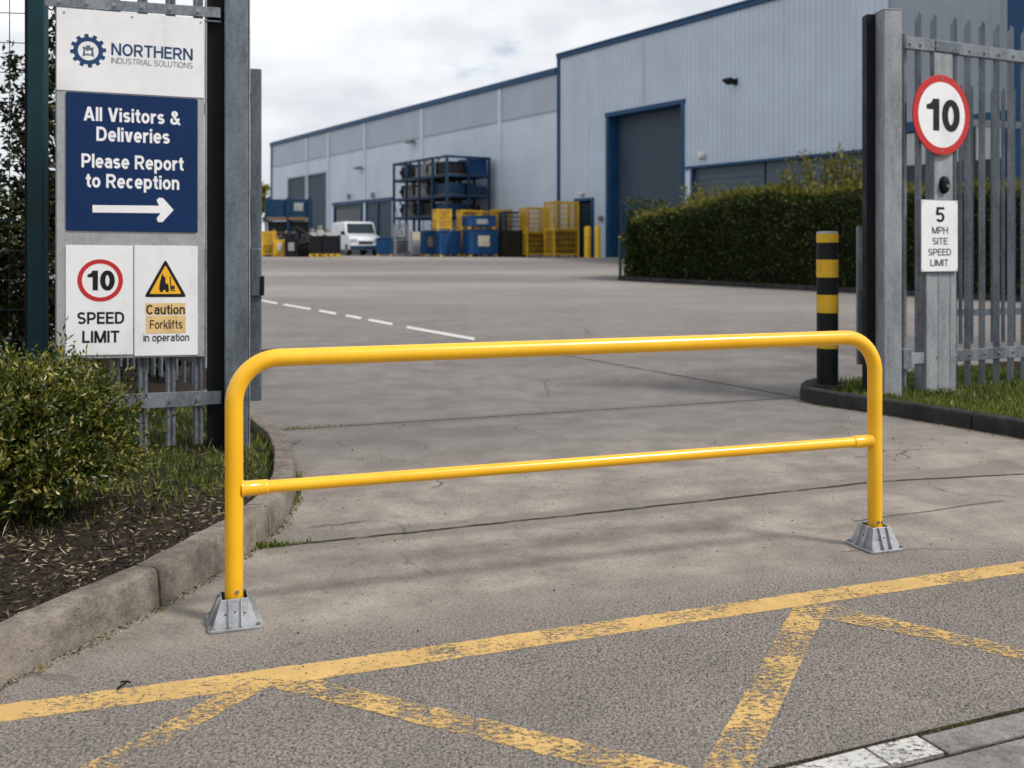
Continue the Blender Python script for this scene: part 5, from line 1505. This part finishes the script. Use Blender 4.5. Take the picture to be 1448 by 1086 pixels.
for s in (-1,1):
    m = MB(); y = s*(Wd/2+.004); m.add([(.0,y,1.14),(.92,y,1.14),(.60,y*.985,1.60),(.0,y*.985,1.62)],[(0,1,2,3)]); m.build('side_window', M['glass'], van)
    for x in (-1.25,1.25):
        w_ = MB().cyl((x,s*(Wd/2-.20),.31),(x,s*(Wd/2+.012),.31),.31,24).build('wheel', M['rubber'], van, smooth=40)
        MB().cyl((x,s*(Wd/2+.012),.31),(x,s*(Wd/2+.022),.31),.19,16).build('rim', M['galv_pale'], w_, smooth=40)
    m = MB(); m.box((1.90,s*.60,.80),(.14,.34,.17)); m.build('headlight', M['lens'], van, bevel=.03)
    m = MB(); m.box((.92,s*(Wd/2+.11),1.18),(.10,.16,.22)); m.build('wing_mirror', M['black_plastic'], van, bevel=.03)
m = MB(); m.span(1.90,2.0,-.80,.80,.32,.52); m.build('bumper', M['rack_blue'], van, bevel=.03)
m = MB(); m.span(1.93,1.985,-.36,.36,.62,.74); m.build('grille', M['black_plastic'], van)

# ------------------------------------------------------------------ camera, light, sky
cam = bpy.data.cameras.new('camera'); co = bpy.data.objects.new('camera', cam); col.objects.link(co)
co.location = (0,0,CH); co.rotation_euler = (R(90),0,0)
cam.sensor_width = 36; cam.lens = F/1448*36; cam.shift_y = -(543-HY)/1448; cam.clip_start = .05; cam.clip_end = 3000
cam.dof.use_dof = True; cam.dof.focus_distance = 4.2; cam.dof.aperture_fstop = 3.0
sc.camera = co
SUN_EL, SUN_AZ = R(50), R(116)      # azimuth measured from +Y towards +X
sd = Vector((math.sin(SUN_AZ)*math.cos(SUN_EL), math.cos(SUN_AZ)*math.cos(SUN_EL), math.sin(SUN_EL)))
sl = bpy.data.lights.new('sun','SUN'); sl.energy = 2.7; sl.angle = R(9); sl.color = (1,.95,.88)
so = bpy.data.objects.new('sun', sl); col.objects.link(so); so.rotation_euler = (-sd).to_track_quat('-Z','Y').to_euler()
w = bpy.data.worlds.new('World'); sc.world = w; w.use_nodes = True
nt = w.node_tree; nt.nodes.clear()
def N(k): return nt.nodes.new(k)
out = N('ShaderNodeOutputWorld'); sky = N('ShaderNodeTexSky'); sky.sky_type = 'NISHITA'; sky.sun_disc = False
sky.sun_elevation = SUN_EL; sky.sun_rotation = SUN_AZ
b1 = N('ShaderNodeBackground'); nt.links.new(sky.outputs[0], b1.inputs[0]); b1.inputs[1].default_value = .10
tc = N('ShaderNodeTexCoord'); mp = N('ShaderNodeMapping'); nt.links.new(tc.outputs['Generated'], mp.inputs[0]); mp.inputs['Scale'].default_value = (1,1,2.6)
mp.inputs['Location'].default_value = (.35,.2,.15)
n1 = N('ShaderNodeTexNoise'); nt.links.new(mp.outputs[0], n1.inputs[0]); n1.inputs['Scale'].default_value = 2.6; n1.inputs['Detail'].default_value = 7; n1.inputs['Roughness'].default_value = .52; n1.inputs['Distortion'].default_value = .3
n2 = N('ShaderNodeTexNoise'); nt.links.new(mp.outputs[0], n2.inputs[0]); n2.inputs['Scale'].default_value = 4.6; n2.inputs['Detail'].default_value = 6; n2.inputs['Roughness'].default_value = .5
cr = N('ShaderNodeValToRGB'); nt.links.new(n2.outputs['Fac'], cr.inputs[0])
e = cr.color_ramp.elements; e[0].position = .34; e[0].color = (.58,.62,.67,1); e[1].position = .66; e[1].color = (.95,.96,.97,1)
b2 = N('ShaderNodeBackground'); nt.links.new(cr.outputs[0], b2.inputs[0]); b2.inputs[1].default_value = .97
mr_ = N('ShaderNodeMapRange'); nt.links.new(n1.outputs['Fac'], mr_.inputs[0]); mr_.inputs[1].default_value = .34; mr_.inputs[2].default_value = .47; mr_.interpolation_type = 'SMOOTHSTEP'
mx = N('ShaderNodeMixShader'); nt.links.new(mr_.outputs[0], mx.inputs[0]); nt.links.new(b1.outputs[0], mx.inputs[1]); nt.links.new(b2.outputs[0], mx.inputs[2])
nt.links.new(mx.outputs[0], out.inputs[0])
sc.view_settings.view_transform = 'Standard'; sc.view_settings.look = 'None'; sc.view_settings.exposure = 0.28; sc.view_settings.gamma = 1
sc.render.resolution_x, sc.render.resolution_y = 1024, 768
sc.cycles.use_denoising = True
